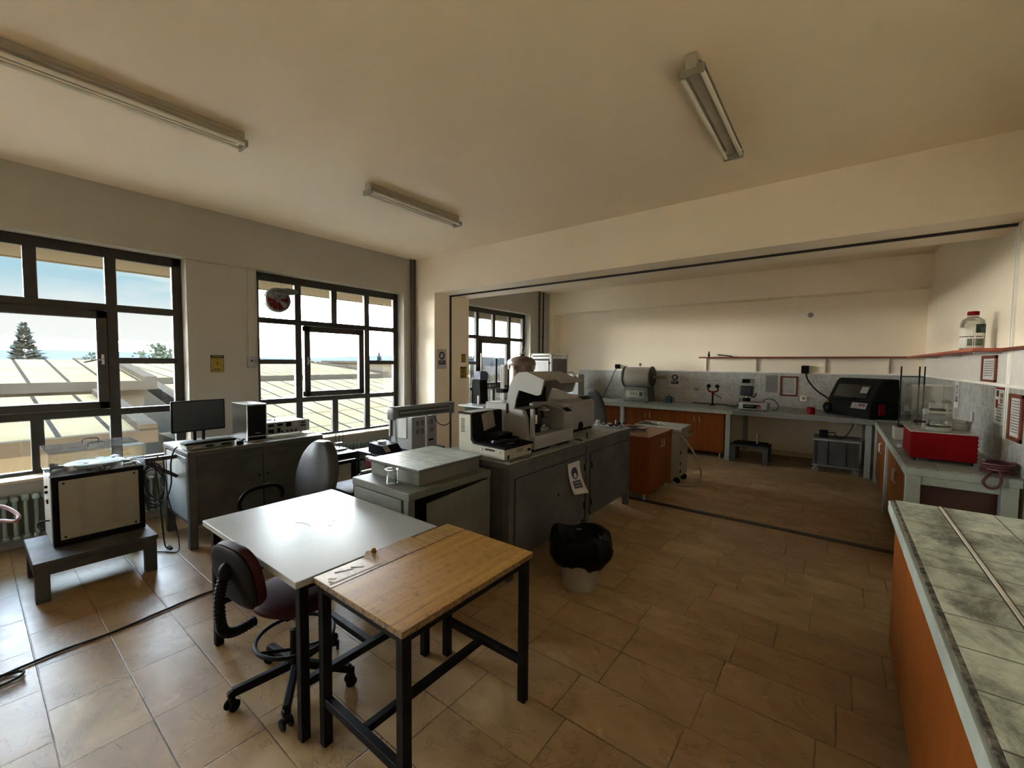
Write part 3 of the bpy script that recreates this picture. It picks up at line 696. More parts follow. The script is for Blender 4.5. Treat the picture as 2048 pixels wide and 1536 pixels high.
# ------------------------------------------------------------ long island bench
T = thing('lab_bench', 'long grey steel bench with a tiled top carrying the white instruments', 'bench', (-2.28, 3.6, 0))
B().box(-2.66, -1.888, 2.43, 4.755, 0.855, 0.897, 0.005).build('slab', M_grey, T)
B().box(-2.655, -1.893, 2.435, 4.75, 0.897, 0.905).build('tile_surface', M_ctr2, T)
B().box(-2.64, -1.912, 2.45, 4.73, 0.13, 0.855, 0.003).build('carcass', M_greyd, T)
for x0, y0 in ((-2.65, 2.44), (-1.955, 2.44), (-2.65, 4.68), (-1.955, 4.68), (-1.955, 3.66)):
    B().box(x0, x0 + 0.06, y0, y0 + 0.06, 0.0, 0.86, 0.003).build('leg', M_grey, T)
B().box(-1.925, -1.905, 2.50, 4.68, 0.775, 0.855, 0.002).build('rail', M_grey, T)
for y0, y1, hg in ((2.52, 3.63, 3.56), (3.75, 4.66, 3.80)):
    d = door(T, 'x', -1.912, y0, y1, 0.15, 0.77, M_grey, None, out=1)
    for zz in (0.25, 0.62): B().cyl((-1.888, hg + 0.05 if hg < 3.7 else hg - 0.04, zz), (-1.888, hg + 0.05 if hg < 3.7 else hg - 0.04, zz + 0.06), 0.007, 8).build('hinge', M_black, d)
    B().cyl((-1.896, y0 + (0.62 if hg < 3.7 else 0.8), 0.50), (-1.890, y0 + (0.62 if hg < 3.7 else 0.8), 0.50), 0.012, 12).build('lock', M_black, d)

# grey cabinet with a door ajar, and the tiled box on it
T = thing('steel_cabinet', 'grey green steel cabinet with its side door ajar behind the white table', 'cabinet', (-2.36, 2.03, 0))
b = B().box(-2.67, -2.05, 1.64, 2.415, 0.79, 0.84, 0.004); b.box(-2.67, -2.065, 1.655, 1.675, 0.08, 0.79); b.box(-2.67, -2.65, 1.67, 2.41, 0.08, 0.79); b.box(-2.67, -2.065, 2.395, 2.41, 0.08, 0.79); b.box(-2.65, -2.10, 1.66, 2.40, 0.08, 0.10)
b.box(-2.105, -2.055, 1.64, 1.69, 0.08, 0.80, 0.003); b.box(-2.105, -2.055, 2.38, 2.41, 0.08, 0.80, 0.003)
b.build('carcass', M_greyg, T)
B().box(-2.62, -2.12, 1.635, 1.656, 0.12, 0.785, 0.003).build('side_panel', M_greyg, T)
hx, hy = -2.05, 2.375; a = RAD(7)
dm = Matrix.Translation((hx, hy, 0)) @ Matrix.Rotation(a, 4, 'Z')
B().box(-0.018, 0.0, -0.655, 0.0, 0.10, 0.775, 0.003, M=dm).build('door', M_greyg, T)
for x0, y0 in ((-2.66, 1.65), (-2.11, 1.65), (-2.66, 2.36), (-2.11, 2.36)): B().box(x0, x0 + 0.04, y0, y0 + 0.04, 0, 0.08).build('foot', M_greyd, T)
T = thing('tiled_box', 'low grey box with a glossy tiled lid standing on the grey green cabinet', 'box', (-2.4, 2.08, 0.84))
B().box(-2.665, -2.135, 1.79, 2.375, 0.84, 0.932, 0.003).build('body', M_greyg, T)
b = B().box(-2.685, -2.117, 1.77, 2.398, 0.930, 0.940, 0.003); b.build('lid', M_grey, T)
B().box(-2.680, -2.122, 1.775, 2.393, 0.940, 0.948).build('tile_surface', M_ctr3, T)
B().box(-2.492, -2.488, 1.787, 1.791, 0.842, 0.93).build('seam', M_slot, T)
T = thing('beaker', 'empty clear glass beaker on the grey green cabinet in front of the tiled box', 'beaker', (-2.318, 1.712, 0.84))
b = B(); b.lathe([(0.001, 0.002), (0.034, 0.002), (0.038, 0.008), (0.038, 0.092), (0.043, 0.100), (0.041, 0.100), (0.036, 0.092), (0.036, 0.010), (0.001, 0.005)], (-2.318, 1.712, 0.84), 28, cap=False); b.build('glass', M_glass, T)

# orange cabinet and beige cart after the bench
T = thing('storage_cabinet', 'dark orange laminate cabinet standing at the far end of the long bench', 'cabinet', (-2.05, 5.35, 0))
B().box(-2.40, -1.75, 4.94, 5.80, 0.08, 0.755, 0.003).build('carcass', M_orange, T)
B().box(-2.41, -1.735, 4.93, 5.83, 0.755, 0.775, 0.003).build('top_board', M_orangeh, T)
for j in range(2): door(T, 'x', -1.75, 4.945 + j * 0.43, 5.375 + j * 0.43, 0.085, 0.75, M_orange, (5.33 + j * 0.09, 0.60, 0.70), out=1, th=0.012)
for x in (-2.36, -1.80):
    for y in (4.98, 5.76): B().cyl((x, y, 0), (x, y, 0.08), 0.017, 12).build('foot', M_steel, T)

# ------------------------------------------------------------ desk bench by the window wall
T = thing('desk_bench', 'grey steel desk bench with a worn tiled top carrying the monitor and computer tower', 'bench', (-4.75, 1.75, 0))
B().box(-5.10, -4.375, 1.145, 2.352, 0.815, 0.852, 0.006).build('slab', M_grey, T)
B().box(-5.095, -4.38, 1.15, 2.348, 0.852, 0.860).build('tile_surface', M_ctr2, T)
B().box(-5.08, -4.395, 1.165, 2.34, 0.20, 0.82, 0.003).build('carcass', M_greyd, T)
B().box(-5.04, -4.42, 1.155, 1.168, 0.24, 0.80, 0.003).build('side_panel', mat('blue_grey_panel', (0.34, 0.38, 0.38), 0.45, var=0.15), T)
for x0, y0 in ((-5.095, 1.15), (-4.445, 1.15), (-5.095, 2.285), (-4.445, 2.285)):
    B().box(x0, x0 + 0.062, y0, y0 + 0.062, 0.0, 0.82, 0.003).build('leg', M_grey, T)
for y0, y1 in ((1.22, 1.745), (1.75, 2.28)):
    d = door(T, 'x', -4.395, y0, y1, 0.215, 0.745, M_greyd, None, out=1, th=0.014)
    B().cyl((-4.382, 1.71 if y0 < 1.5 else 1.79, 0.55), (-4.376, 1.71 if y0 < 1.5 else 1.79, 0.55), 0.010, 12).build('lock', M_black, d)
b = B().box(-4.72, -4.685, 0.90, 1.15, 0.765, 0.80, 0.003)
b.build('flap_bracket', M_pipe, T)
B().bar((-4.70, 0.92, 0.775), (-4.70, 1.15, 0.60), 0.035, 0.03, 0.002).build('bracket_strut', M_pipe, T)

# ------------------------------------------------------------ two work tables in front
def steel_table(name, label, x0, x1, y0, y1, zt, th, inset, mats, leg=0.04, hz=0.25, stretch='y'):
    T = thing(name, label, 'table', ((x0 + x1) / 2, (y0 + y1) / 2, 0))
    L = []
    for x in (x0 + inset, x1 - inset - leg):
        for y in (y0 + inset, y1 - inset - leg):
            B().box(x, x + leg, y, y + leg, 0, zt - th, 0.003).build('leg', M_blackm, T)
    b = B()
    for y in (y0 + inset, y1 - inset - leg): b.box(x0 + inset + leg, x1 - inset - leg, y + 0.004, y + leg - 0.004, zt - th - 0.035, zt - th, 0.002)
    for x in (x0 + inset, x1 - inset - leg): b.box(x + 0.004, x + leg - 0.004, y0 + inset + leg, y1 - inset - leg, zt - th - 0.035, zt - th, 0.002)
    b.build('apron', M_blackm, T)
    if stretch == 'y':   # end bars along x, centre bar along y
        for y in (y0 + inset, y1 - inset - leg): B().box(x0 + inset + leg, x1 - inset - leg, y + 0.004, y + leg - 0.004, hz - 0.018, hz + 0.018, 0.002).build('end_stretcher', M_blackm, T)
        xm = (x0 + x1) / 2; B().box(xm - 0.016, xm + 0.016, y0 + inset + leg - 0.004, y1 - inset - leg + 0.004, hz - 0.016, hz + 0.016, 0.002).build('centre_stretcher', M_blackm, T)
    else:
        for x in (x0 + inset, x1 - inset - leg): B().box(x + 0.004, x + leg - 0.004, y0 + inset + leg, y1 - inset - leg, hz - 0.018, hz + 0.018, 0.002).build('end_stretcher', M_blackm, T)
        ym = (y0 + y1) / 2; B().box(x0 + inset + leg - 0.004, x1 - inset - leg + 0.004, ym - 0.016, ym + 0.016, hz - 0.016, hz + 0.016, 0.002).build('centre_stretcher', M_blackm, T)
    return T
T = steel_table('work_table', 'white laminate topped table on black steel legs with scratches and pen marks', -2.845, -1.738, 0.806, 1.588, 0.735, 0.030, 0.030, None, stretch='x')
def lam_mat():
    m, nt, b = newmat('scratched_white_laminate')
    pos, x, y, z = worldpos(nt)
    sc = noise(nt, scalev(nt, pos, (3, 9, 1)), 4.0, 9, 0.8, 1.2)
    d = math_(nt, 'ABSOLUTE', math_(nt, 'SUBTRACT', sc, 0.5)); r = N(nt, 'ShaderNodeMapRange'); r.inputs['From Max'].default_value = 0.012; r.inputs['To Min'].default_value = 0.5; r.inputs['To Max'].default_value = 0.0
    nt.links.new(d, r.inputs[0]); g = math_(nt, 'GREATER_THAN', noise(nt, pos, 6, 3), 0.58)
    c = mixc(nt, math_(nt, 'MULTIPLY', r.outputs[0], g), (0.255, 0.248, 0.23), (0.09, 0.085, 0.07))
    nt.links.new(c, b.inputs['Base Color'])
    rg = N(nt, 'ShaderNodeMapRange'); rg.inputs['To Min'].default_value = 0.22; rg.inputs['To Max'].default_value = 0.45; b.inputs['IOR'].default_value = 1.11
    nt.links.new(noise(nt, pos, 5, 6, 0.7), rg.inputs[0]); nt.links.new(rg.outputs[0], b.inputs['Roughness'])
    return m
B().box(-2.845, -1.738, 0.806, 1.588, 0.705, 0.735, 0.0025).build('tabletop', lam_mat(), T)
b = B().tube([(-2.40, 1.12, 0.7355), (-2.37, 1.14, 0.7355), (-2.33, 1.15, 0.7355), (-2.28, 1.145, 0.7355)], 0.0009, 5); b.build('pen_line', M_navy, T)
for p, q in (((-2.22, 1.215), (-2.20, 1.222)), ((-2.26, 1.262), (-2.243, 1.268))):
    B().bar((p[0], p[1], 0.7352), (q[0], q[1], 0.7352), 0.006, 0.001).build('pen_mark', M_navy, T)
T = steel_table('work_table', 'worn oak laminate table on black steel legs pushed against the white one', -1.722, -1.130, 0.872, 1.648, 0.738, 0.026, 0.012, None, stretch='y', hz=0.20)
B().box(-1.722, -1.130, 0.872, 1.648, 0.712, 0.7345, 0.002).build('board', M_chip, T)
B().box(-1.578, -1.130, 0.872, 1.648, 0.7345, 0.738, 0.001).build('tabletop', M_oak, T)
b = B(); R = random.Random(4)
# peeling laminate strip: ragged outer edge that lifts over the white table
n = 26; top = []
for i in range(n + 1):
    y = 0.874 + 0.772 * i / n
    e = -1.722 + (0.0 if (i < 9) else 0.002) ; lift = 0.0
    if 9 <= i <= 11: e -= 0.012 * (11 - i) ; lift = 0.010 * (12 - i) / 2
    if 12 <= i <= 17: e = -1.728 - 0.006 * R.random(); lift = 0.006
    top.append((y, e, lift))
V0 = [[b.bm.verts.new((x, y, z)) for x, z in ((e, 0.7352 + l), ((e - 1.585) / 2, 0.7365 + l * 0.3), (-1.5835 - 0.002 * (i % 3 == 0), 0.7368))] for i, (y, e, l) in enumerate(top)]
V1 = [[b.bm.verts.new((v.co.x, v.co.y, v.co.z + 0.0012)) for v in r] for r in V0]
for i in range(n):
    for k in range(2):
        b.bm.faces.new((V1[i][k], V1[i + 1][k], V1[i + 1][k + 1], V1[i][k + 1])); b.bm.faces.new((V0[i][k + 1], V0[i + 1][k + 1], V0[i + 1][k], V0[i][k]))
    b.bm.faces.new((V0[i][0], V0[i + 1][0], V1[i + 1][0], V1[i][0])); b.bm.faces.new((V1[i][2], V1[i + 1][2], V0[i + 1][2], V0[i][2]))
b.build('peeling_strip', M_oak2, T)
b = B().prism([(1.145, 0.736), (1.185, 0.736), (1.178, 0.758), (1.163, 0.762), (1.150, 0.748)], 'x', -1.726, -1.723); b.build('lifted_flake', M_oak, T)
B().bar((-1.612, 0.885, 0.7384), (-1.600, 1.30, 0.7384), 0.005, 0.0012).build('bare_line', mat('pale_raw_wood', (0.75, 0.62, 0.42), 0.7), T)
for p, q in (((-1.69, 0.95), (-1.66, 1.02)), ((-1.68, 1.02), (-1.64, 1.06)), ((-1.66, 0.905), (-1.64, 0.93)), ((-1.64, 0.895), (-1.62, 0.905))):
    B().bar((p[0], p[1], 0.7385), (q[0], q[1], 0.7385), 0.006, 0.001).build('chip_mark', M_paper, T)
T.children[-1]
# ------------------------------------------------------------ chairs, stool, bin
def caster(T, x, y, a=0.0, r=0.027, name='caster', m=None):
    b = B()
    c, s = cos(a), sin(a)
    for k in (-1, 1):
        p = V((x - s * 0.012 * k, y + c * 0.012 * k, r)); q = V((x - s * 0.024 * k, y + c * 0.024 * k, r)); b.cyl(p, q, r, 16, bev=0.003)
    b.cyl((x - s * 0.02, y + c * 0.02, r), (x + s * 0.02, y - c * 0.02, r), 0.006, 8)
    b.box(x - 0.018, x + 0.018, y - 0.012, y + 0.012, r + 0.004, r + 0.038, 0.006)
    b.cyl((x, y, r + 0.03), (x, y, r + 0.055), 0.008, 8)
    return b.build(name, m or M_black, T)
# drafting chair under the white table
cx, cy = -2.13, 0.985
T = thing('drafting_chair', 'burgundy drafting chair with a round foot ring tucked under the white table', 'chair', (cx, cy, 0))
for i in range(5):
    a = RAD(-106 + 72 * i); ex, ey = cx + 0.275 * cos(a), cy + 0.275 * sin(a)
    b = B(); b.bar((cx + 0.03 * cos(a), cy + 0.03 * sin(a), 0.115), (ex, ey, 0.085), 0.034, 0.040, 0.006); b.bar((ex, ey, 0.095), (ex, ey, 0.062), 0.034, 0.034, 0.006)
    b.build('base_arm', M_black, T)
    caster(T, ex, ey, a + 0.6)
B().cyl((cx, cy, 0.09), (cx, cy, 0.30), 0.030, 20, 0.026).build('column', M_black, T)
B().cyl((cx, cy, 0.30), (cx, cy, 0.435), 0.014, 16).build('gas_piston', M_chrome, T)
ring = B().tube([(cx + 0.178 * cos(RAD(k * 20)), cy + 0.178 * sin(RAD(k * 20)), 0.262) for k in range(18)], 0.010, 10, closed=True, sub=3)
ro = ring.build('foot_ring', M_blackm, T)
for k in range(3):
    a = RAD(30 + 120 * k); B().tube([(cx + 0.03 * cos(a), cy + 0.03 * sin(a), 0.20), (cx + 0.178 * cos(a), cy + 0.178 * sin(a), 0.26)], 0.008, 8).build('spoke', M_blackm, ro)
b = B(); b.lathe([(0.001, 0.43), (0.16, 0.435), (0.185, 0.455), (0.192, 0.475), (0.180, 0.500), (0.150, 0.512), (0.001, 0.515)], (0, 0, 0), 40, Matrix.Translation((cx - 0.01, cy + 0.01, 0)) @ Matrix.Diagonal((1.12, 1.05, 1, 1))); b.build('seat', M_burg, T, sub=1)
fx, fy = -0.12, 0.993    # the backrest is swivelled
bx, by = cx - 0.02, cy - 0.262
BM = Matrix.Translation((bx, by, 0.665)) @ Matrix.Rotation(math.atan2(fy, fx), 4, 'Z') @ Matrix.Rotation(RAD(-10), 4, 'Y')
b = B(); nb = 28
def pill(b, w, h, t0, t1, bulge, M, n=28):
    """rounded pad in local YZ, thickness along X"""
    bm = bmesh.new(); R0 = []; 
    for j, (s_, x) in enumerate(((0.01, t0 - 0.004), (0.80, t0 - 0.002), (0.97, t0 + 0.006), (1.0, (t0 + t1) / 2), (0.97, t1 - 0.006), (0.80, t1 + bulge * 0.6), (0.01, t1 + bulge))):
        ringv = []
        for i in range(n):
            a = 2 * pi * i / n; cc, ss = cos(a), sin(a)
            px = math.copysign(abs(cc) ** 0.7, cc) * w / 2 * s_; pz = math.copysign(abs(ss) ** 0.7, ss) * h / 2 * s_
            ringv.append(bm.verts.new((x, px, pz)))
        R0.append(ringv)
    for p, q in zip(R0, R0[1:]):
        for i in range(n): bm.faces.new((p[i], p[(i + 1) % n], q[(i + 1) % n], q[i]))
    bm.faces.new(R0[0]); bm.faces.new(list(reversed(R0[-1])))
    b._add(bm, M)
pill(b, 0.36, 0.30, 0.0, 0.05, 0.012, BM); b.build('backrest', M_burg, T)
b = B(); pill(b, 0.355, 0.295, -0.014, 0.006, 0.0, BM); b.build('back_shell', M_black, T)
P_ = lambda l, z: (bx - fx * l, by - fy * l, z)
b = B(); pts = catmull([V(P_(0.035, 0.70)), V(P_(0.060, 0.61)), V(P_(0.062, 0.50)), V(P_(0.045, 0.43)), V(P_(-0.01, 0.405)), V(P_(-0.09, 0.41))], 12)
bm = bmesh.new(); rings = []
for i, p in enumerate(pts):
    t = (pts[min(i + 1, len(pts) - 1)] - pts[max(i - 1, 0)]).normalized(); u = V((-fy, fx, 0)); v_ = t.cross(u)
    r = 0.021 + (0.0035 if i % 2 else -0.002)
    rings.append([bm.verts.new(p + (u * cos(2 * pi * k / 14) + v_ * sin(2 * pi * k / 14)) * r) for k in range(14)])
for p, q in zip(rings, rings[1:]):
    for k in range(14): bm.faces.new((p[k], p[(k + 1) % 14], q[(k + 1) % 14], q[k]))
bm.faces.new(rings[0]); bm.faces.new(list(reversed(rings[-1]))); b._add(bm)
b.build('bellows', M_black, T, ang=20)
B().sph(P_(0.03, 0.70), 0.034, (1, 1, 1.25)).build('pivot_cap', M_black, T)
B().box(cx - 0.10, cx + 0.10, cy - 0.09, cy + 0.09, 0.405, 0.44, 0.008).build('seat_plate', M_black, T)

# black leather office chair
def office_chair(name, label, x, y, rz, tall=0.95, seatm=None, back_w=0.44):
    """faces local -Y"""
    T = thing(name, label, 'chair', (x, y, 0), rz); L = Matrix.Translation((x, y, 0)) @ Matrix.Rotation(rz, 4, 'Z')
    def W(p): return L @ V(p)
    for i in range(5):
        a = RAD(-90 + 72 * i); b = B(); b.bar(W((0.03 * cos(a), 0.03 * sin(a), 0.12)), W((0.28 * cos(a), 0.28 * sin(a), 0.085)), 0.035, 0.04, 0.006); b.build('base_arm', M_black, T)
        q = W((0.28 * cos(a), 0.28 * sin(a), 0)); caster(T, q.x, q.y, a)
    B().cyl(W((0, 0, 0.09)), W((0, 0, 0.37)), 0.026, 16).build('column', M_black, T)
    b = B().box(-0.23, 0.23, -0.22, 0.24, 0.36, 0.445, 0.04, 4, M=L); b.build('seat', seatm or M_leather, T)
    # back: curved slab with three sewn panels
    n = 14; prof = []
    for i in range(n + 1):
        f = i / n; z = 0.42 + (tall - 0.42) * f; w_ = back_w / 2 * (0.80 + 0.26 * sin(pi * min(1, f * 1.15)) - 0.0 * f)
        if f > 0.72: w_ *= max(0.30, math.sqrt(max(0, 1 - ((f - 0.72) / 0.30) ** 2)))
        yb = 0.22 + 0.11 * f ** 1.3; prof.append((z, w_, yb))
    bm = bmesh.new(); F = []; K = []
    for z, w_, yb in prof:
        rowf = []; rowk = []
        for j in range(9):
            u = -1 + 2 * j / 8; bul = 0.045 * (1 - u * u) ** 0.5 if abs(u) < 1 else 0
            gr = 0.008 if j in (2, 6) else 0
            rowf.append(bm.verts.new((u * w_, yb - 0.012 - bul * 0.8 + gr, z))); rowk.append(bm.verts.new((u * w_, yb + 0.045 + bul * 0.5, z + 0.004)))
        F.append(rowf); K.append(rowk)
    for i in range(n):
        for j in range(8):
            bm.faces.new((F[i][j], F[i][j + 1], F[i + 1][j + 1], F[i + 1][j])); bm.faces.new((K[i][j + 1], K[i][j], K[i + 1][j], K[i + 1][j + 1]))
        bm.faces.new((F[i][0], F[i + 1][0], K[i + 1][0], K[i][0])); bm.faces.new((F[i][8], K[i][8], K[i + 1][8], F[i + 1][8]))
    for j in range(8):
        bm.faces.new((F[0][j + 1], F[0][j], K[0][j], K[0][j + 1])); bm.faces.new((F[n][j], F[n][j + 1], K[n][j + 1], K[n][j]))
    b = B(); b._add(bm, L); b.build('backrest', seatm or M_leather, T, ang=60, sub=1)
    for s in (-1, 1):
        b = B().tube([W(p) for p in ((s * 0.25, 0.13, 0.48), (s * 0.265, 0.14, 0.55), (s * 0.27, 0.06, 0.605), (s * 0.27, -0.12, 0.61), (s * 0.27, -0.20, 0.57), (s * 0.26, -0.23, 0.50), (s * 0.20, -0.17, 0.40))], 0.016, 10)
        b.build('armrest', M_black, T)
    return T
office_chair('office_chair', 'high backed black leather office chair between the white table and the desk bench', -3.47, 1.57, RAD(14), 0.955)
office_chair('office_chair', 'black office chair in front of the back counter, left of the tube furnace', -3.22, 6.95, RAD(160), 1.20, back_w=0.50)
# waste bin with liner
T = thing('waste_bin', 'cream plastic waste bin with a black liner folded over its rim beside the long bench', 'bin', (-1.47, 2.755, 0))
b = B(); b.lathe([(0.001, 0.0), (0.120, 0.0), (0.126, 0.01), (0.150, 0.36), (0.152, 0.365), (0.148, 0.365), (0.122, 0.02), (0.001, 0.014)], (-1.47, 2.755, 0), 36, cap=False); b.build('bucket', M_cream, T)
bm = bmesh.new(); R = random.Random(11); n = 44; rings = []
prof = [(0.060, 0.27, 0.012), (0.110, 0.30, 0.014), (0.138, 0.36, 0.010), (0.170, 0.405, 0.012), (0.212, 0.39, 0.018), (0.232, 0.32, 0.022), (0.222, 0.26, 0.022), (0.190, 0.205, 0.018), (0.156, 0.18, 0.012)]
ph = [R.random() * 6.28 for _ in range(8)]
for k, (r, z, am) in enumerate(prof):
    row = []
    for i in range(n):
        a = 2 * pi * i / n
        q = sin(a * 5 + ph[0] + k * 0.5) * 0.5 + sin(a * 9 + ph[1] - k * 0.7) * 0.35 + sin(a * 15 + ph[2] + k) * 0.25
        row.append(bm.verts.new((-1.47 + (r + am * q) * cos(a), 2.755 + (r + am * q) * sin(a), z + am * 1.3 * sin(a * 3 + ph[3] + k * 0.3) + (0.02 * q if k > 5 else 0))))
    rings.append(row)
for p, q in zip(rings, rings[1:]):
    for i in range(n): bm.faces.new((p[i], p[(i + 1) % n], q[(i + 1) % n], q[i]))
bm.faces.new(list(reversed(rings[0])))
b = B(); b._add(bm); b.build('liner', M_bag, T, ang=50)
# ------------------------------------------------------------ helpers for print and cables
def blocks(T, M, w, h, mat_, name='printed_text', seed=1, rows=1, gap=0.35):
    """rows of small letter-like blocks, unreadable at this size; M: x right, y up, centred"""
    R = random.Random(seed); b = B(); rh = h / rows
    for r in range(rows):
        y1 = h / 2 - r * rh; y0 = y1 - rh * (1 - gap); x = -w / 2 + (R.random() * 0.08 * w if rows > 1 else 0)
        end = w / 2 - (R.random() * 0.2 * w if rows > 1 else 0); lw = (y1 - y0) * 0.65
        while x < end - lw:
            k = lw * R.uniform(0.7, 1.1); b.box(x, x + k * 0.8, y0, y1, 0.0, 0.0004, M=M)
            x += k * (1.0 if R.random() < 0.85 else 1.6)
    return b.build(name, mat_, T)
def cable(name, label, pts, r, m, cat='cable', group=None, closed=False, extra=None):
    b = B().tube(pts, r, 8, closed=closed)
    if extra: extra(b)
    o = single(b, name, m, label, cat, V(pts[0]) if not closed else V(pts[0]), group)
    return o
def tri(cx_, cy_, s, inner):
    return [(cx_ - s, cy_ - s * 0.78), (cx_ + s, cy_ - s * 0.78), (cx_, cy_ + s * 0.9)]
def warn_sign(M, base, label, w=0.13, h=0.19, name='warning_sign', group=None):
    T = thing(name, label, 'sign', base, 0, group)
    B().box(-w / 2, w / 2, -h / 2, h / 2, -0.001, 0.0015, M=M).build('plate', M_yellow, T)
    b = B().box(-w / 2, w / 2, h / 2 - h * 0.17, h / 2, 0.0015, 0.0022, M=M)
    for a in ((-w / 2, -w / 2 + 0.004, -h / 2, h / 2), (w / 2 - 0.004, w / 2, -h / 2, h / 2), (-w / 2, w / 2, -h / 2, -h / 2 + 0.004)): b.box(a[0], a[1], a[2], a[3], 0.0015, 0.0022, M=M)
    b.build('black_border', M_ink, T)
    s = w * 0.40; b = B()
    P3 = [V((-s, -s * 0.62, 0.002)), V((s, -s * 0.62, 0.002)), V((0, s * 0.92, 0.002))]
    for i in range(3): b.bar(M @ P3[i], M @ P3[(i + 1) % 3], 0.0075 * w / 0.13, 0.001)
    b.build('triangle', M_ink, T)
    bm = B().prism([(0.008, 0.030), (-0.010, 0.002), (-0.001, 0.002), (-0.008, -0.028), (0.012, 0.008), (0.003, 0.008)], 'z', 0.0015, 0.0022); bmesh.ops.transform(bm.bm, matrix=M @ Matrix.Scale(w / 0.13, 4), verts=bm.bm.verts)
    bm.build('lightning_bolt', M_ink, T)
    blocks(T, M @ Matrix.Translation((0.004, h / 2 - h * 0.085, 0.0021)), w * 0.75, h * 0.07, M_yellow, 'header_text', 3)
    blocks(T, M @ Matrix.Translation((0, -h * 0.36, 0.0014)), w * 0.8, h * 0.13, M_ink, 'body_text', 5, rows=2)
    return T
def ppe_sign(T, M, w, h, glove=True):
    """white sheet with a dark blue round pictogram and a dark blue text box"""
    bm = B(); bm.cyl(M @ V((0, h * 0.17, 0.0004)), M @ V((0, h * 0.17, 0.0010)), w * 0.27, 28); bm.build('round_pictogram', M_navy, T)
    if glove:
        b = B().prism([(-0.030, -0.035), (0.022, -0.035), (0.030, 0.01), (0.034, 0.028), (0.02, 0.03), (0.010, 0.04), (-0.012, 0.04), (-0.03, 0.02), (-0.045, 0.005)], 'z', 0.0008, 0.0014)
    else:
        b = B().prism([(-0.018, 0.04), (0.018, 0.04), (0.026, 0.01), (0.022, -0.03), (0.008, -0.046), (-0.008, -0.046), (-0.022, -0.03), (-0.026, 0.01)], 'z', 0.0008, 0.0014)
    bmesh.ops.transform(b.bm, matrix=M @ Matrix.Translation((0, h * 0.17, 0)) @ Matrix.Scale(w / 0.24, 4), verts=b.bm.verts); b.build('pictogram_shape', M_paper, T)
    B().box(-w * 0.32, w * 0.32, -h * 0.28, -h * 0.06, 0.0004, 0.0010, M=M).build('text_box', M_navy, T)
    blocks(T, M @ Matrix.Translation((0, -h * 0.165, 0.0009)), w * 0.56, h * 0.15, M_lgrey, 'printed_text', 9, rows=2)

# ------------------------------------------------------------ desk things
T = thing('monitor', 'black flat screen monitor switched off on the desk bench', 'monitor', (-4.73, 1.34, 0.86), 0)
MM = Matrix.Translation((-4.73, 1.34, 1.13)) @ Matrix.Rotation(RAD(3), 4, 'Z')
B().box(-0.025, 0.0, -0.215, 0.215, -0.145, 0.145, 0.006, 2, M=MM).build('casing', M_black, T)
B().box(0.0, 0.002, -0.203, 0.203, -0.130, 0.135, M=MM).build('screen', mat('dark_screen', (0.012, 0.012, 0.014), 0.22, var=0.05), T)
b = B(); 
for dy in (-0.035, 0.035): b.box(-0.03, -0.008, dy - 0.012, dy + 0.012, -0.262, -0.12, 0.004, M=MM)
b.box(-0.04, 0.0, -0.05, 0.05, -0.26, -0.25, 0.003, M=MM); b.build('stand', M_black, T)
B().box(-0.09, 0.07, -0.11, 0.11, -0.270, -0.258, 0.005, M=MM).build('foot', M_black, T)
T = thing('flat_instrument', 'flat white cased instrument lying under the keyboard on the desk bench', 'instrument', (-4.56, 1.35, 0.86))
# monitor foot stands behind it
B().box(-4.625, -4.44, 1.16, 1.53, 0.866, 0.905, 0.004).build('case', M_white, T)
B().box(-4.442, -4.436, 1.165, 1.525, 0.869, 0.902, 0.002).build('front_panel', M_mgrey, T)
for y0, y1, m_ in ((1.20, 1.27, M_lgrey), (1.30, 1.36, M_black), (1.38, 1.40, M_lgrey), (1.42, 1.50, M_black)): B().box(-4.437, -4.433, y0, y1, 0.876, 0.894, 0.001).build('panel_window', m_, T)
for x in (-4.60, -4.46):
    for y in (1.18, 1.51): B().cyl((x, y, 0.86), (x, y, 0.867), 0.01, 10).build('foot', M_rubber, T)
T = thing('keyboard', 'black computer keyboard on top of the flat white cased instrument', 'keyboard', (-4.53, 1.35, 0.905))
B().box(-4.60, -4.445, 1.15, 1.545, 0.905, 0.920, 0.005, 2).build('body', M_black, T)
b = B()
for i in range(5):
    for j in range(17): b.box(-4.590 + i * 0.028, -4.566 + i * 0.028, 1.160 + j * 0.0222, 1.1795 + j * 0.0222, 0.920, 0.9255, 0.002)
b.build('keys', mat('key_black', (0.03, 0.03, 0.033), 0.45), T)
T = thing('power_adapter', 'small black adapter with a curled lead beside the computer tower', 'adapter', (-4.46, 1.585, 0.86))
B().box(-4.48, -4.42, 1.552, 1.60, 0.860, 0.89, 0.008, 2).build('body', M_black, T)
B().tube([(-4.45, 1.58, 0.885), (-4.43, 1.60, 0.91), (-4.46, 1.62, 0.90), (-4.47, 1.59, 0.875), (-4.41, 1.57, 0.868), (-4.405, 1.54, 0.866)], 0.004, 8).build('lead', M_black, T)
T = thing('computer_tower', 'glossy black computer tower with silver edge trim on the desk bench', 'computer', (-4.68, 1.746, 0.86))
M_gloss = mat('gloss_black', (0.02, 0.02, 0.022), 0.22, var=0.1, spec=0.25)
B().box(-4.87, -4.515, 1.660, 1.832, 0.865, 1.222, 0.003).build('case', M_gloss, T)
B().box(-4.516, -4.500, 1.664, 1.828, 0.868, 1.218, 0.004).build('front_panel', M_gloss, T)
b = B()
for q in ((1.657, 1.664, 0.862, 1.226), (1.828, 1.835, 0.862, 1.226), (1.657, 1.835, 1.213, 1.226), (1.657, 1.835, 0.862, 0.869), (1.66, 1.83, 0.905, 0.912)): b.box(-4.512, -4.495, q[0], q[1], q[2], q[3], 0.001)
b.box(-4.87, -4.515, 1.657, 1.835, 1.221, 1.226, 0.001)
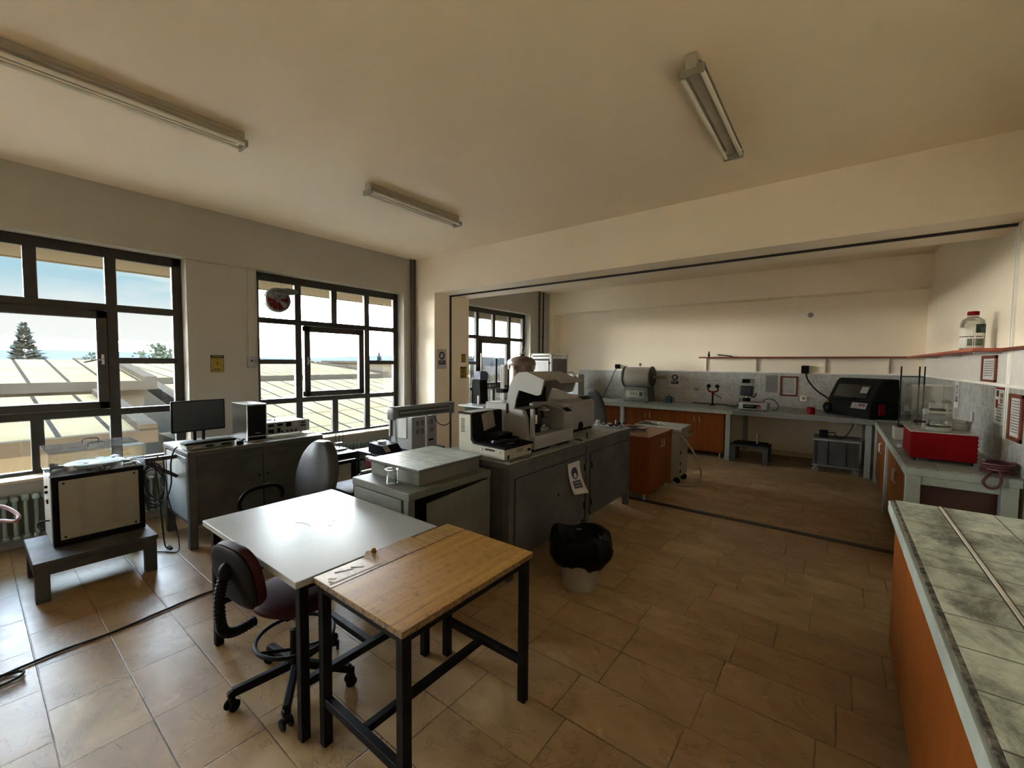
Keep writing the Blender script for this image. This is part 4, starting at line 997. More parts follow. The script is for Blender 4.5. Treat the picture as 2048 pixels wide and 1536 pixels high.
b.build('silver_trim', M_steel, T)
B().box(-4.4995, -4.497, 1.73, 1.775, 0.937, 0.943).build('badge', M_lgrey, T)
T = thing('bench_instrument', 'rack width bench instrument with small displays and knobs right of the computer tower', 'instrument', (-4.88, 2.12, 0.86))
B().box(-5.05, -4.705, 1.90, 2.325, 0.875, 0.998, 0.003).build('case', M_steel, T)
B().box(-4.706, -4.698, 1.895, 2.33, 0.872, 1.0, 0.002).build('front_panel', M_lgrey, T)
for y0, y1, z0, z1 in ((1.93, 1.985, 0.955, 0.98), (1.93, 1.985, 0.89, 0.925), (2.02, 2.075, 0.955, 0.98), (2.02, 2.05, 0.885, 0.935), (2.11, 2.165, 0.94, 0.985), (2.27, 2.315, 0.96, 0.975), (2.265, 2.32, 0.93, 0.945)): B().box(-4.699, -4.694, y0, y1, z0, z1, 0.001).build('display', M_black, T)
B().box(-4.699, -4.695, 2.185, 2.24, 0.935, 0.985, 0.001).build('label_plate', M_white, T)
for y in (2.12, 2.165, 2.21, 2.065, 1.975): B().cyl((-4.698, y, 0.895), (-4.682, y, 0.895), 0.009, 12).build('knob', M_black, T)
b = B().box(-4.704, -4.700, 2.33, 2.365, 0.875, 0.998, 0.012 * 0.1)
for zz in (0.9, 0.97): b.cyl((-4.708, 2.348, zz), (-4.694, 2.348, zz), 0.012, 14)
b.build('rack_ear', M_steel, T)
for x in (-5.02, -4.74):
    for y in (1.93, 2.29): B().cyl((x, y, 0.86), (x, y, 0.876), 0.01, 10).build('foot', M_rubber, T)
cable('coiled_lead', 'thin pale lead coiled on top of the rack width instrument', [(-4.82 + 0.035 * cos(t * 0.9), 1.98 + 0.075 * sin(t * 0.9), 1.003 + 0.0012 * t) for t in range(16)], 0.0035, M_lgrey)
T = thing('crumpled_sheet', 'small white sheet of paper at the window side corner of the desk bench top', 'paper', (-4.55, 2.28, 0.86))
b = B(); V_ = [[b.bm.verts.new((-4.50 - 0.1 * i / 4, 2.22 + 0.12 * j / 4, 0.8612 + 0.003 * ((i * j + i) % 3))) for j in range(5)] for i in range(5)]
for i in range(4):
    for j in range(4): b.bm.faces.new((V_[i][j], V_[i + 1][j], V_[i + 1][j + 1], V_[i][j + 1]))
b.build('sheet', M_paper, T)
# leads hanging at the near end of the desk bench
cable('power_cable', 'black power cable hanging from the desk bench end in a big loop', [(-4.70, 1.02, 0.803), (-4.68, 0.93, 0.70), (-4.66, 0.93, 0.52), (-4.63, 1.03, 0.42), (-4.60, 1.08, 0.55), (-4.58, 1.08, 0.75), (-4.56, 1.10, 0.86), (-4.58, 1.13, 0.885)], 0.006, M_rubber)
cable('power_cable', 'black cable with a plug hanging down to the floor by the desk bench', [(-4.64, 0.98, 0.80), (-4.62, 1.0, 0.5), (-4.60, 1.01, 0.25), (-4.58, 1.02, 0.05), (-4.55, 1.03, 0.022), (-4.52, 1.035, 0.03)], 0.0055, M_rubber, extra=lambda b: (b.cyl((-4.52, 1.035, 0.032), (-4.48, 1.04, 0.03), 0.02, 14, 0.014)))
cable('power_cable', 'black cable trailing from the desk bench end across the floor behind the low stool', [(-4.68, 1.05, 0.80), (-4.66, 1.07, 0.45), (-4.58, 1.10, 0.20), (-4.50, 1.10, 0.07), (-4.42, 1.07, 0.012), (-4.50, 1.0, 0.010), (-4.62, 0.92, 0.010)], 0.005, M_rubber)
cable('cable_bundle', 'looped black leads gathered around the bracket at the desk bench end', [(-4.705 + 0.02 * sin(t), 0.98 + 0.075 * cos(t * 0.85), 0.60 + 0.16 * sin(t * 0.85) - 0.004 * t) for t in range(24)], 0.0055, M_rubber)
cable('floor_cable', 'black cable running straight along the floor tiles towards the left edge of the view', [(-3.344, 0.03, 0.008), (-3.38, 0.10, 0.008), (-3.408, 0.301, 0.008), (-3.403, 0.50, 0.008), (-3.445, 0.76, 0.008), (-3.475, 1.0, 0.008), (-3.45, 1.15, 0.008)], 0.007, M_rubber)
cable('cable_loops', 'flat loops of black cable lying on the floor at the left edge of the view', [(-3.32 + 0.05 * cos(t * 0.8) + 0.002 * t, 0.055 + 0.085 * sin(t * 0.8), 0.008 + 0.0012 * t) for t in range(22)], 0.0055, M_rubber)

# ------------------------------------------------------------ machine with the acrylic lid on a low stool
T = thing('low_stool', 'dark grey painted low bench carrying the acrylic lidded machine', 'stool', (-4.5, 0.57, 0))
B().box(-4.84, -4.185, 0.237, 0.892, 0.245, 0.28, 0.004).build('top', M_greyd, T)
b = B().box(-4.20, -4.188, 0.25, 0.88, 0.185, 0.246, 0.002); b.box(-4.83, -4.20, 0.242, 0.254, 0.185, 0.246, 0.002); b.box(-4.83, -4.20, 0.875, 0.887, 0.185, 0.246, 0.002); b.build('apron', M_greyd, T)
for x in (-4.83, -4.262):
    for y in (0.245, 0.815): B().box(x, x + 0.07, y, y + 0.07, 0.0, 0.246, 0.003).build('leg', M_greyd, T)
T = thing('vented_machine', 'cream sided machine in a black frame with a clear acrylic lid, near the left window', 'machine', (-4.66, 0.61, 0.28))
X0, X1, Y0, Y1, Z0, Z1 = -4.90, -4.43, 0.358, 0.868, 0.285, 0.800
b = B()
for x in (X0, X1 - 0.03):
    for y in (Y0, Y1 - 0.03): b.box(x, x + 0.03, y, y + 0.03, Z0, Z1, 0.002)
for z in (Z0, Z1 - 0.03):
    for y in (Y0, Y1 - 0.03): b.box(X0, X1, y, y + 0.03, z, z + 0.03, 0.002)
    for x in (X0, X1 - 0.03): b.box(x, x + 0.03, Y0, Y1, z, z + 0.03, 0.002)
b.build('black_frame', M_blackm, T)
B().box(X0 + 0.02, X1 - 0.01, Y0 + 0.008, Y1 - 0.02, Z0 + 0.02, Z1 - 0.01).build('inner_case', M_black, T)
sp_ = B().box(X1 - 0.008, X1 + 0.002, Y0 + 0.035, Y1 - 0.035, Z0 + 0.045, Z1 - 0.035, 0.002).build('vented_panel', M_cream, T)
b = B()
for k in range(20):
    z = Z0 + 0.10 + k * 0.0185
    for y0 in (Y0 + 0.13, Y0 + 0.31): b.box(X1 + 0.002, X1 + 0.0035, y0, y0 + 0.045, z, z + 0.003)
b.build('louvres', M_mgrey, sp_)
for y in (Y0 + 0.06, Y1 - 0.06):
    for z in (Z0 + 0.065, Z1 - 0.055): B().cyl((X1 + 0.002, y, z), (X1 + 0.006, y, z), 0.007, 10).build('screw', M_black, T)
B().box(X0 + 0.03, X1 - 0.03, Y0 - 0.004, Y0 + 0.01, Z0 + 0.01, Z1 - 0.005, 0.002).build('side_panel', M_cream, T)
for z in (0.70, 0.66): B().cyl((-4.62, Y0 - 0.004, z), (-4.62, Y0 - 0.02, z), 0.010, 12).build('switch', M_black, T)
B().box(-4.66, -4.60, Y0 - 0.012, Y0 - 0.003, 0.575, 0.61, 0.002).build('socket', M_black, T)
B().tube([(-4.56, Y0 - 0.004, 0.46), (-4.58, Y0 - 0.05, 0.46), (-4.62, Y0 - 0.06, 0.42), (-4.66, Y0 - 0.04, 0.37), (-4.70, Y0 - 0.05, 0.33)], 0.006, 8).build('lead', M_rubber, T)
ZL = 0.965
b = B(); t_ = 0.006
b.box(X0 - 0.05, X1 + 0.004, Y0 - 0.01, Y0 - 0.01 + t_, Z1, ZL); b.box(X0 - 0.05, X1 + 0.004, Y1 + 0.004, Y1 + 0.01, Z1, ZL); b.box(X1 - 0.002, X1 + 0.004, Y0 - 0.004, Y1 + 0.004, Z1, ZL); b.box(X0 - 0.05, X0 - 0.044, Y0 - 0.004, Y1 + 0.004, Z1, ZL)
b.box(X0 - 0.05, X1 + 0.004, Y0 - 0.01, Y1 + 0.01, ZL, ZL + t_)
ld = b.build('acrylic_lid', M_acryl, T)
for x in (-4.60, -4.85):
    B().tube([(x, 0.575, ZL + t_), (x, 0.575, ZL + 0.030), (x, 0.590, ZL + 0.036), (x, 0.655, ZL + 0.036), (x, 0.670, ZL + 0.030), (x, 0.670, ZL + t_)], 0.005, 8, smooth=False).build('lid_handle', mat('dark_handle', (0.10, 0.06, 0.05), 0.4), ld)
b = B(); b.lathe([(0.001, 0), (0.17, 0), (0.175, 0.012), (0.165, 0.016), (0.150, 0.010), (0.001, 0.008)], (-4.68, 0.62, 0.822), 40); b.build('turntable', M_mgrey, T)
R = random.Random(3)
for k in range(30):
    x = R.uniform(X0 + 0.04, X1 - 0.05); y = R.uniform(Y0 + 0.03, Y1 - 0.04); s = R.uniform(0.015, 0.042)
    M_ = Matrix.Translation((x, y, Z1 + s * 0.5)) @ Matrix.Rotation(R.random() * 3, 4, 'Z') @ Matrix.Rotation(R.uniform(-0.5, 0.5), 4, 'X')
    b = B()
    if k % 3: b.box(-s, s, -s * 0.6, s * 0.6, -s * 0.4, s * 0.4, s * 0.15, M=M_)
    else: b.cyl(M_ @ V((0, 0, -s * 0.5)), M_ @ V((0, 0, s * 0.5)), s * 0.7, 14)
    b.build('mechanism_piece', [M_steel, M_mgrey, M_black][k % 3], T)
b = B().cyl((X1 + 0.004, 0.66, 0.815), (X1 + 0.02, 0.66, 0.815), 0.013, 14); b.build('lock_knob', M_chrome, T)

# pale cart with a pink hose at the left edge
T = thing('pale_box', 'pale pink enamel box cut by the left edge of the view, under the pink hose', 'box', (-4.6, -0.10, 0))
B().box(-4.95, -4.30, -0.52, 0.085, 0.03, 0.56, 0.008).build('body', mat('pale_pink_enamel', (0.55, 0.42, 0.38), 0.4), T)
B().box(-4.96, -4.29, -0.53, 0.095, 0.56, 0.575, 0.004).build('lid', M_steel, T)
for x in (-4.9, -4.36):
    for y in (-0.47, 0.03): B().cyl((x, y, 0), (x, y, 0.03), 0.02, 10).build('foot', M_rubber, T)
cable('rubber_hose', 'pink rubber hose looping out from the left edge of the view', [(-4.62, -0.20, 0.60), (-4.52, 0.02, 0.66), (-4.42, 0.13, 0.655), (-4.28, 0.19, 0.615), (-4.22, 0.175, 0.59), (-4.30, 0.12, 0.590), (-4.42, 0.02, 0.588), (-4.55, -0.2, 0.588)], 0.011, M_pink, 'hose')

# ------------------------------------------------------------ small machines behind the black chair
T = thing('vented_machine', 'black topped machine with cream side panels between the desk bench and the window', 'machine', (-4.66, 2.56, 0))
B().box(-4.99, -4.34, 2.40, 2.74, 0.585, 0.62, 0.004).build('top', M_blackm, T)
b = B()
for x in (-4.98, -4.38):
    for y in (2.41, 2.70): b.box(x, x + 0.03, y, y + 0.03, 0.0, 0.59, 0.002)
b.box(-4.96, -4.375, 2.44, 2.70, 0.06, 0.58); b.build('black_frame', M_blackm, T)
B().box(-4.376, -4.355, 2.45, 2.665, 0.08, 0.55, 0.003).build('side_panel', M_cream, T)
T = thing('rod_stand', 'dark clamp stand with thin upright rods on the black topped machine', 'stand', (-4.60, 2.66, 0.62))
B().box(-4.68, -4.52, 2.60, 2.72, 0.62, 0.635, 0.003).build('base', M_mgrey, T)
for x, y, h in ((-4.61, 2.63, 0.82), (-4.60, 2.665, 0.80), (-4.58, 2.70, 0.83), (-4.64, 2.69, 0.78)): B().cyl((x, y, 0.635), (x, y, h), 0.004, 8).build('rod', M_pipe, T)
B().box(-4.63, -4.57, 2.62, 2.70, 0.68, 0.70, 0.003).build('clamp', M_mgrey, T)
T = thing('electric_motor', 'black cylindrical motor block on the black topped machine beside the rods', 'motor', (-4.66, 2.52, 0.62))
B().cyl((-4.74, 2.50, 0.675), (-4.60, 2.50, 0.675), 0.045, 20, bev=0.005).build('body', M_black, T)
B().box(-4.72, -4.62, 2.47, 2.53, 0.62, 0.65, 0.003).build('foot', M_mgrey, T); B().cyl((-4.60, 2.50, 0.675), (-4.56, 2.50, 0.675), 0.01, 12).build('shaft', M_steel, T)
T = thing('side_table', 'low dark table by the window wall carrying the grey vented oven', 'table', (-4.28, 3.28, 0))
B().box(-4.62, -3.93, 2.86, 3.72, 0.545, 0.58, 0.004).build('tabletop', M_blackm, T)
for x in (-4.60, -3.98):
    for y in (2.88, 3.67): B().box(x, x + 0.03, y, y + 0.03, 0, 0.545).build('leg', M_blackm, T)
T = thing('scale', 'black tilted bench scale with a pale sloping display, left of the grey vented oven', 'scale', (-4.15, 2.98, 0.58))
b = B().prism([(-4.02, 0.585), (-4.02, 0.62), (-4.10, 0.685), (-4.34, 0.70), (-4.34, 0.585)], 'y', 2.88, 3.12, 0.004); b.build('body', M_black, T)
B().prism([(-4.018, 0.6225), (-4.096, 0.686), (-4.094, 0.689), (-4.016, 0.6255)], 'y', 2.89, 2.96).build('display', M_lgrey, T)
B().cyl((-4.24, 3.0, 0.70), (-4.24, 3.0, 0.715), 0.05, 20).build('pan', M_mgrey, T)
T = thing('vented_oven', 'light grey vented oven case with a paper sheet hung on its side', 'oven', (-4.2, 3.44, 0.58))
B().box(-4.42, -4.0, 3.25, 3.645, 0.585, 0.985, 0.006).build('case', M_lgrey, T)
b = B()
for z0 in (0.88, 0.78):
    for j in range(4):
        for k in range(5): b.box(-4.001, -3.997, 3.31 + j * 0.075, 3.355 + j * 0.075, z0 + k * 0.012, z0 + k * 0.012 + 0.005)
b.build('louvres', M_black, T)
B().box(-4.001, -3.985, 3.50, 3.58, 0.675, 0.695, 0.003).build('handle', M_black, T)
B().box(-4.26, -4.10, 3.243, 3.25, 0.72, 1.0, 0.001).build('paper_sheet', M_paper, T)
B().box(-4.44, -4.39, 3.235, 3.25, 0.72, 1.06, 0.004).build('side_post', M_white, T)
B().tube([(-4.40, 3.23, 1.02), (-4.37, 3.22, 1.0), (-4.375, 3.22, 0.75), (-4.36, 3.2, 0.62)], 0.007, 8).build('lead', M_rubber, T)
for x in (-4.39, -4.04):
    for y in (3.28, 3.61): B().cyl((x, y, 0.58), (x, y, 0.586), 0.012, 10).build('foot', M_rubber, T)
T = thing('radiant_heater', 'long grey radiant heater bar on a white pole behind the grey green cabinet', 'heater', (-3.35, 2.86, 0))
HM = Matrix.Translation((-3.35, 2.86, 1.155)) @ Matrix.Rotation(RAD(0), 4, 'Z')
b = B(); b.prism([(0.035, -0.05), (0.045, 0.03), (0.02, 0.062), (-0.03, 0.062), (-0.05, 0.0), (-0.03, -0.055)], 'y', -0.37, 0.37, 0.008); bmesh.ops.transform(b.bm, matrix=HM, verts=b.bm.verts); b.build('housing', M_mgrey, T)
for y in (-0.40, 0.37): B().box(-0.055, 0.052, y, y + 0.04, -0.062, 0.068, 0.018, 3, M=HM).build('end_cap', mat('heater_end_grey%d' % (y > 0), (0.26, 0.26, 0.25), 0.4), T)
B().box(0.040, 0.048, -0.33, 0.33, -0.035, 0.030, 0.002, M=HM).build('grille', M_greyd, T)
B().box(0.046, 0.051, -0.32, 0.32, -0.002, 0.010, 0.001, M=HM).build('heating_tube', M_lgrey, T)
B().cyl((-3.36, 2.92, 0.03), (-3.36, 2.92, 1.10), 0.014, 12).build('pole', M_white, T)
b = B(); b.lathe([(0.001, 0), (0.19, 0), (0.19, 0.012), (0.03, 0.03), (0.001, 0.03)], (-3.36, 2.92, 0), 32); b.build('base', M_greyd, T)
B().tube([(-3.35, 3.0, 1.10), (-3.36, 3.08, 1.0), (-3.35, 3.16, 0.97), (-3.33, 3.22, 1.0), (-3.33, 3.24, 1.10)], 0.005, 8).build('lead', M_rubber, T)
# burgundy armchair
T = thing('armchair', 'burgundy armchair with black tubular arms tucked behind the grey green cabinet', 'chair', (-3.62, 2.30, 0))
B().box(-3.85, -3.40, 2.07, 2.50, 0.41, 0.47, 0.025, 3).build('seat', M_burg, T)
B().box(-3.84, -3.41, 2.50, 2.55, 0.50, 0.68, 0.02, 3).build('backrest', mat('faded_red_vinyl', (0.42, 0.06, 0.07), 0.5, var=0.2), T)
for x in (-3.875, -3.375):
    B().tube([(x, 2.10, 0.015), (x, 2.10, 0.55), (x, 2.14, 0.62), (x, 2.22, 0.635), (x, 2.44, 0.635), (x, 2.54, 0.62), (x, 2.57, 0.50), (x, 2.56, 0.015)], 0.0125, 10, sub=5).build('arm_and_leg', M_blackm, T)
B().bar((-3.875, 2.30, 0.40), (-3.375, 2.30, 0.40), 0.02).build('cross_bar', M_blackm, T)
for x in (-3.875, -3.375): B().box(x - 0.02, x + 0.02, 2.17, 2.43, 0.640, 0.660, 0.008, 2).build('arm_pad', M_lgrey if x > -3.5 else M_black, T)

# ------------------------------------------------------------ wall signs
MW = lambda x, y, z: plane_M((x, y, z), (0, 1, 0), (0, 0, 1))
warn_sign(MW(-5.618, 1.778, 1.612), (-5.62, 1.778, 1.612), 'yellow electrical hazard sign with a triangle on the wall between the two nearer windows', 0.133, 0.193)
warn_sign(MW(-5.128, 5.285, 1.72), (-5.13, 5.285, 1.72), 'small yellow hazard sign on the column, upper of two', 0.10, 0.145)
warn_sign(MW(-5.128, 5.285, 1.475), (-5.13, 5.285, 1.475), 'yellow hazard sign on the column beside the partition rail, lower of two', 0.15, 0.20)
T = thing('safety_notice', 'white notice with a dark blue round glove symbol on the column side', 'sign', (-5.13, 4.78, 1.69))
M_ = MW(-5.1285, 4.785, 1.70); B().box(-0.105, 0.105, -0.16, 0.16, -0.001, 0.0005, M=M_).build('sheet', M_paper, T); ppe_sign(T, M_, 0.24, 0.32)
T = thing('safety_notice', 'white notice with a round glove symbol on the back wall right of the tube furnace', 'sign', (-2.69, 9.08, 1.32))
M_ = plane_M((-2.69, 9.0865, 1.32), (1, 0, 0), (0, 0, 1)); B().box(-0.118, 0.118, -0.155, 0.155, -0.001, 0.0005, M=M_).build('sheet', M_paper, T); ppe_sign(T, M_, 0.236, 0.31)
# curling notice taped to the long bench
T = thing('safety_notice', 'curling white notice with a dark blue mask symbol taped to the long bench door', 'sign', (-1.885, 3.41, 0.57))
n = 12; rows = []
def pt(u, v, off=0.0):      # u across 0..1, v down 0..1
    bend = v * v; y = 3.283 + 0.218 * u + 0.085 * bend + 0.012 * v; z = 0.742 - 0.30 * v - 0.022 * u * v + 0.02 * (1 - u) * (v - 1) * 0
    x = -1.8865 + 0.055 * bend * (0.3 + 0.7 * u)
    return V((x + off, y, z))
b = B(); G = [[b.bm.verts.new(pt(u / 8, v / n)) for u in range(9)] for v in range(n + 1)]
for v in range(n):
    for u in range(8): b.bm.faces.new((G[v][u], G[v + 1][u], G[v + 1][u + 1], G[v][u + 1]))
o = b.build('sheet', M_paper, T); md = o.modifiers.new('thickness', 'SOLIDIFY'); md.thickness = 0.0006
def patch(T, name, m_, fn, off=0.0015, nu=16):
    b = B(); c = b.bm.verts.new(pt(*fn(None), off)); ring = [b.bm.verts.new(pt(*fn(2 * pi * k / nu), off)) for k in range(nu)]
    for k in range(nu): b.bm.faces.new((c, ring[k], ring[(k + 1) % nu]))
    return b.build(name, m_, T)
patch(T, 'round_pictogram', M_navy, lambda a: (0.48, 0.33) if a is None else (0.48 + 0.26 * cos(a), 0.33 + 0.185 * sin(a)), 0.002, 28)
patch(T, 'pictogram_shape', M_paper, lambda a: (0.48, 0.40) if a is None else (0.48 + 0.11 * cos(a), 0.40 + 0.08 * sin(a)), 0.0035)
b = B()
for v in range(4):
    for u in range(4):
        q = [pt(0.20 + 0.6 * (u + du) / 4, 0.56 + 0.24 * (v + dv) / 4, 0.002) for du, dv in ((0, 0), (0, 1), (1, 1), (1, 0))]; b.quad(*q)
b.build('text_box', M_navy, T)
for v0 in (0.60, 0.70):
    b = B()
    for k in range(7):
        q = [pt(0.27 + 0.07 * (k + du * 0.75), v0 + dv * 0.055, 0.0035) for du, dv in ((0, 0), (0, 1), (1, 1), (1, 0))]; b.quad(*q)
    b.build('printed_text', M_lgrey, T)
# ------------------------------------------------------------ instruments on the long bench
ZB = 0.905
T = thing('tabletop_analyser', 'cream L shaped analyser with a black front at the near end of the long bench', 'instrument', (-2.19, 2.62, ZB))
b = B().prism([(-1.945, 0.915), (-1.945, 1.000), (-2.26, 1.008), (-2.285, 1.035), (-2.29, 1.235), (-2.43, 1.235), (-2.43, 0.915)], 'y', 2.450, 2.80, 0.006); b.build('case', M_cream, T)
b = B().prism([(-1.937, 0.998), (-1.937, 1.012), (-2.235, 1.022), (-2.262, 1.055), (-2.272, 1.25), (-2.43, 1.25), (-2.43, 1.236), (-2.292, 1.236), (-2.287, 1.036), (-2.262, 1.008)], 'y', 2.437, 2.813, 0.003); b.build('black_shell', M_black, T)
B().box(-2.41, -2.30, 2.46, 2.79, 1.2505, 1.2515).build('top_tray', M_mgrey, T)
b = B(); b.lathe([(0.088, 0.0), (0.105, 0.0), (0.112, 0.012), (0.108, 0.030), (0.092, 0.034), (0.086, 0.020)], (0, 0, 0), 40, Matrix.Translation((-2.09, 2.63, 1.016)) @ Matrix.Diagonal((1.0, 1.25, 1, 1)) @ Matrix.Rotation(RAD(-6), 4, 'Y')); b.build('sample_ring', M_gloss, T)
b = B(); b.lathe([(0.001, 0.0), (0.070, 0.0), (0.070, 0.006), (0.001, 0.008)], (-2.08, 2.63, 1.016), 30); b.build('sample_plate', M_steel, T)
b = B().prism([(-2.23, 1.03), (-2.10, 1.045), (-2.08, 1.07), (-2.12, 1.085), (-2.24, 1.08)], 'y', 2.55, 2.74, 0.01); b.build('lid_arm', M_gloss, T)
PM = Matrix.Translation((-2.262, 2.63, 1.16)) @ Matrix.Rotation(RAD(-3), 4, 'Y') @ Matrix.Rotation(RAD(10), 4, 'X')
B().box(0.0, 0.0015, -0.075, 0.075, -0.055, 0.085, 0.0005, M=PM).build('taped_paper', mat('aged_paper', (0.45, 0.40, 0.33), 0.8), T)
b = B()
for k in range(9): b.box(-2.40, -2.36, 2.4475, 2.4495, 1.09 + k * 0.013, 1.095 + k * 0.013)
b.build('vent_slots', M_black, T)
b = B()
for k in range(12): b.box(-2.14 + k * 0.008, -2.136 + k * 0.008, 2.4475, 2.4495, 0.972, 0.985)
b.build('vent_slots', M_black, T)
for x in (-2.18, -2.00): B().cyl((x, 2.452, 0.975), (x, 2.444, 0.975), 0.008, 10).build('screw', M_steel, T)
B().box(-1.946, -1.942, 2.60, 2.68, 0.955, 0.985).build('label_plate', mat('buff_label', (0.42, 0.36, 0.20), 0.6), T)
B().box(-1.947, -1.942, 2.475, 2.50, 0.925, 0.95).build('port', M_black, T); B().box(-1.947, -1.942, 2.74, 2.78, 0.945, 0.965).build('port', M_black, T)
for x in (-2.40, -1.98):
    for y in (2.48, 2.77): B().cyl((x, y, ZB), (x, y, 0.916), 0.018, 14).build('foot', M_rubber, T)
cable('loose_lead', 'short black lead lying on the bench top in front of the cream analyser', [(-1.905, 2.46, 0.909), (-1.915, 2.53, 0.910), (-1.925, 2.60, 0.910), (-1.905, 2.68, 0.909), (-1.915, 2.75, 0.909), (-1.93, 2.78, 0.909)], 0.0035, M_rubber)

# hooded microscope-like analyser with open chamber
T = thing('hooded_analyser', 'pale grey analyser with its big hood raised over a chamber of chrome parts', 'instrument', (-2.2, 3.18, ZB))
M_beig = M_lgrey
b = B()
b.box(-2.50, -1.955, 2.86, 3.50, 0.93, 1.045, 0.008, 2)          # base
b.prism([(-1.955, 1.04), (-1.955, 1.205), (-2.02, 1.235), (-2.20, 1.285), (-2.50, 1.30), (-2.50, 1.04)], 'y', 3.33, 3.50, 0.008)   # right part
b.box(-2.50, -2.26, 2.86, 3.34, 1.04, 1.30, 0.006)
b.build('case', M_beig, T)
b = B(); arch = [(3.335, 1.225), (3.335, 1.25), (3.10, 1.315), (2.90, 1.325), (2.855, 1.315), (2.855, 1.298), (2.90, 1.30), (3.08, 1.292)]
b.prism(arch, 'x', -2.015, -1.975, 0.003); b.build('chamber_arch', M_mgrey, T)
B().box(-2.262, -2.255, 2.87, 3.33, 1.045, 1.30).build('chamber_back', M_black, T)
b = B().prism([(-2.24, 0.93), (-2.24, 1.195), (-2.17, 1.262), (-2.05, 1.255), (-2.02, 1.19), (-2.0, 0.93)], 'y', 2.815, 2.862, 0.006); b.build('left_cheek', M_beig, T)
B().box(-2.0, -1.965, 2.845, 2.875, 1.03, 1.27, 0.004).build('edge_strip', M_lgrey, T)
for y, r, h, m_ in ((2.95, 0.030, 0.12, M_black), (3.05, 0.050, 0.07, M_black), (3.05, 0.028, 0.15, M_chrome), (3.17, 0.055, 0.035, M_mgrey), (3.17, 0.032, 0.10, M_chrome), (3.17, 0.012, 0.19, M_black)):
    B().cyl((-2.09, y, 1.045), (-2.09, y, 1.045 + h), r, 24, bev=0.003).build('objective' if m_ is M_chrome else 'holder', m_, T)
B().box(-2.13, -2.05, 3.12, 3.24, 1.10, 1.16, 0.006).build('cartridge', M_greyd, T)
b = B(); b.lathe([(0.001, 0.03), (0.05, 0.0), (0.052, -0.006), (0.001, 0.012)], (-2.08, 3.17, 1.235), 20); b.build('cap', M_white, T)
B().box(-1.957, -1.950, 3.38, 3.47, 1.206, 1.210).build('display_rim', M_black, T)
b = B().prism([(-1.962, 1.2065), (-2.012, 1.234), (-2.010, 1.237), (-1.960, 1.2095)], 'y', 3.37, 3.47); b.build('display', M_black, T)
blocks(T, plane_M((-1.9535, 3.40, 1.16), (0, 1, 0), (0, 0, 1)), 0.05, 0.012, M_mgrey, 'model_text', 4)
hp = [(-2.19, 1.24), (-2.255, 1.225), (-2.268, 1.30), (-2.258, 1.38), (-2.235, 1.455), (-2.20, 1.52), (-2.145, 1.567), (-2.06, 1.575), (-1.885, 1.513), (-1.90, 1.45), (-1.918, 1.392), (-1.955, 1.380), (-2.14, 1.418), (-2.172, 1.33)]
hp2 = [(-2.19, 1.24), (-2.255, 1.225), (-2.268, 1.30), (-2.258, 1.38), (-2.235, 1.455), (-2.20, 1.52), (-2.145, 1.567), (-2.06, 1.575), (-1.885, 1.513), (-1.893, 1.500), (-2.06, 1.556), (-2.14, 1.548), (-2.19, 1.503), (-2.222, 1.44), (-2.24, 1.33)]
b = B().prism(hp, 'y', 2.875, 2.893); b.prism(hp, 'y', 3.40, 3.418); b.prism(hp2, 'y', 2.892, 3.401); b.prism([(-1.885, 1.513), (-1.885, 1.519), (-1.835, 1.484), (-1.838, 1.478)], 'y', 3.05, 3.47)
b.build('hood', mat('hood_grey', (0.50, 0.49, 0.45), 0.4, var=0.05), T)
b = B().box(-2.215, -2.20, 2.90, 3.39, 1.26, 1.43); b.build('hood_lining', M_black, T)
b = B().box(-2.47, -1.985, 2.89, 3.13, ZB, 0.932, 0.003); b.box(-2.47, -1.985, 3.28, 3.47, ZB, 0.932, 0.003); b.build('plinth', M_black, T)
# second analyser behind with the round lid
T = thing('round_lid_analyser', 'pale grey analyser with a round lid on top, behind the raised hood', 'instrument', (-2.4, 3.98, ZB))
b = B().prism([(-2.205, 0.935), (-2.205, 1.20), (-2.235, 1.245), (-2.30, 1.275), (-2.64, 1.29), (-2.64, 0.935)], 'y', 3.545, 4.44, 0.012); b.build('case', M_beig, T)
b = B(); b.lathe([(0.001, 0), (0.155, 0), (0.155, 0.03), (0.142, 0.09), (0.132, 0.098), (0.001, 0.10)], (-2.40, 3.85, 1.275), 48); b.build('round_lid', mat('lid_white', (0.62, 0.61, 0.57), 0.3, var=0.04), T)
b = B().prism([(-2.232, 1.247), (-2.292, 1.274), (-2.290, 1.278), (-2.230, 1.251)], 'y', 4.20, 4.40); b.build('display', M_black, T)
B().cyl((-2.207, 4.10, 0.965), (-2.198, 4.10, 0.965), 0.05, 24).build('grip_recess', M_black, T)
b = B().box(-2.60, -2.23, 3.58, 3.90, ZB, 0.937, 0.003); b.box(-2.60, -2.23, 4.0, 4.42, ZB, 0.937, 0.003); b.build('plinth', M_black, T)
blocks(T, plane_M((-2.2035, 3.86, 1.19), (0, 1, 0), (0, 0, 1)), 0.12, 0.016, M_mgrey, 'model_text', 8)
T = thing('small_bottle', 'tiny dark bottle with a white cap standing at the edge of the long bench', 'bottle', (-1.955, 3.78, ZB))
b = B(); b.lathe([(0.001, 0), (0.011, 0), (0.011, 0.045), (0.006, 0.055), (0.006, 0.06), (0.001, 0.06)], (-1.955, 3.78, ZB), 16); b.build('body', mat('amber_glass', (0.06, 0.025, 0.01), 0.15), T)
b = B(); b.lathe([(0.001, 0), (0.007, 0), (0.007, 0.012), (0.004, 0.024), (0.001, 0.026)], (-1.955, 3.78, ZB + 0.06), 14); b.build('cap', M_white, T)
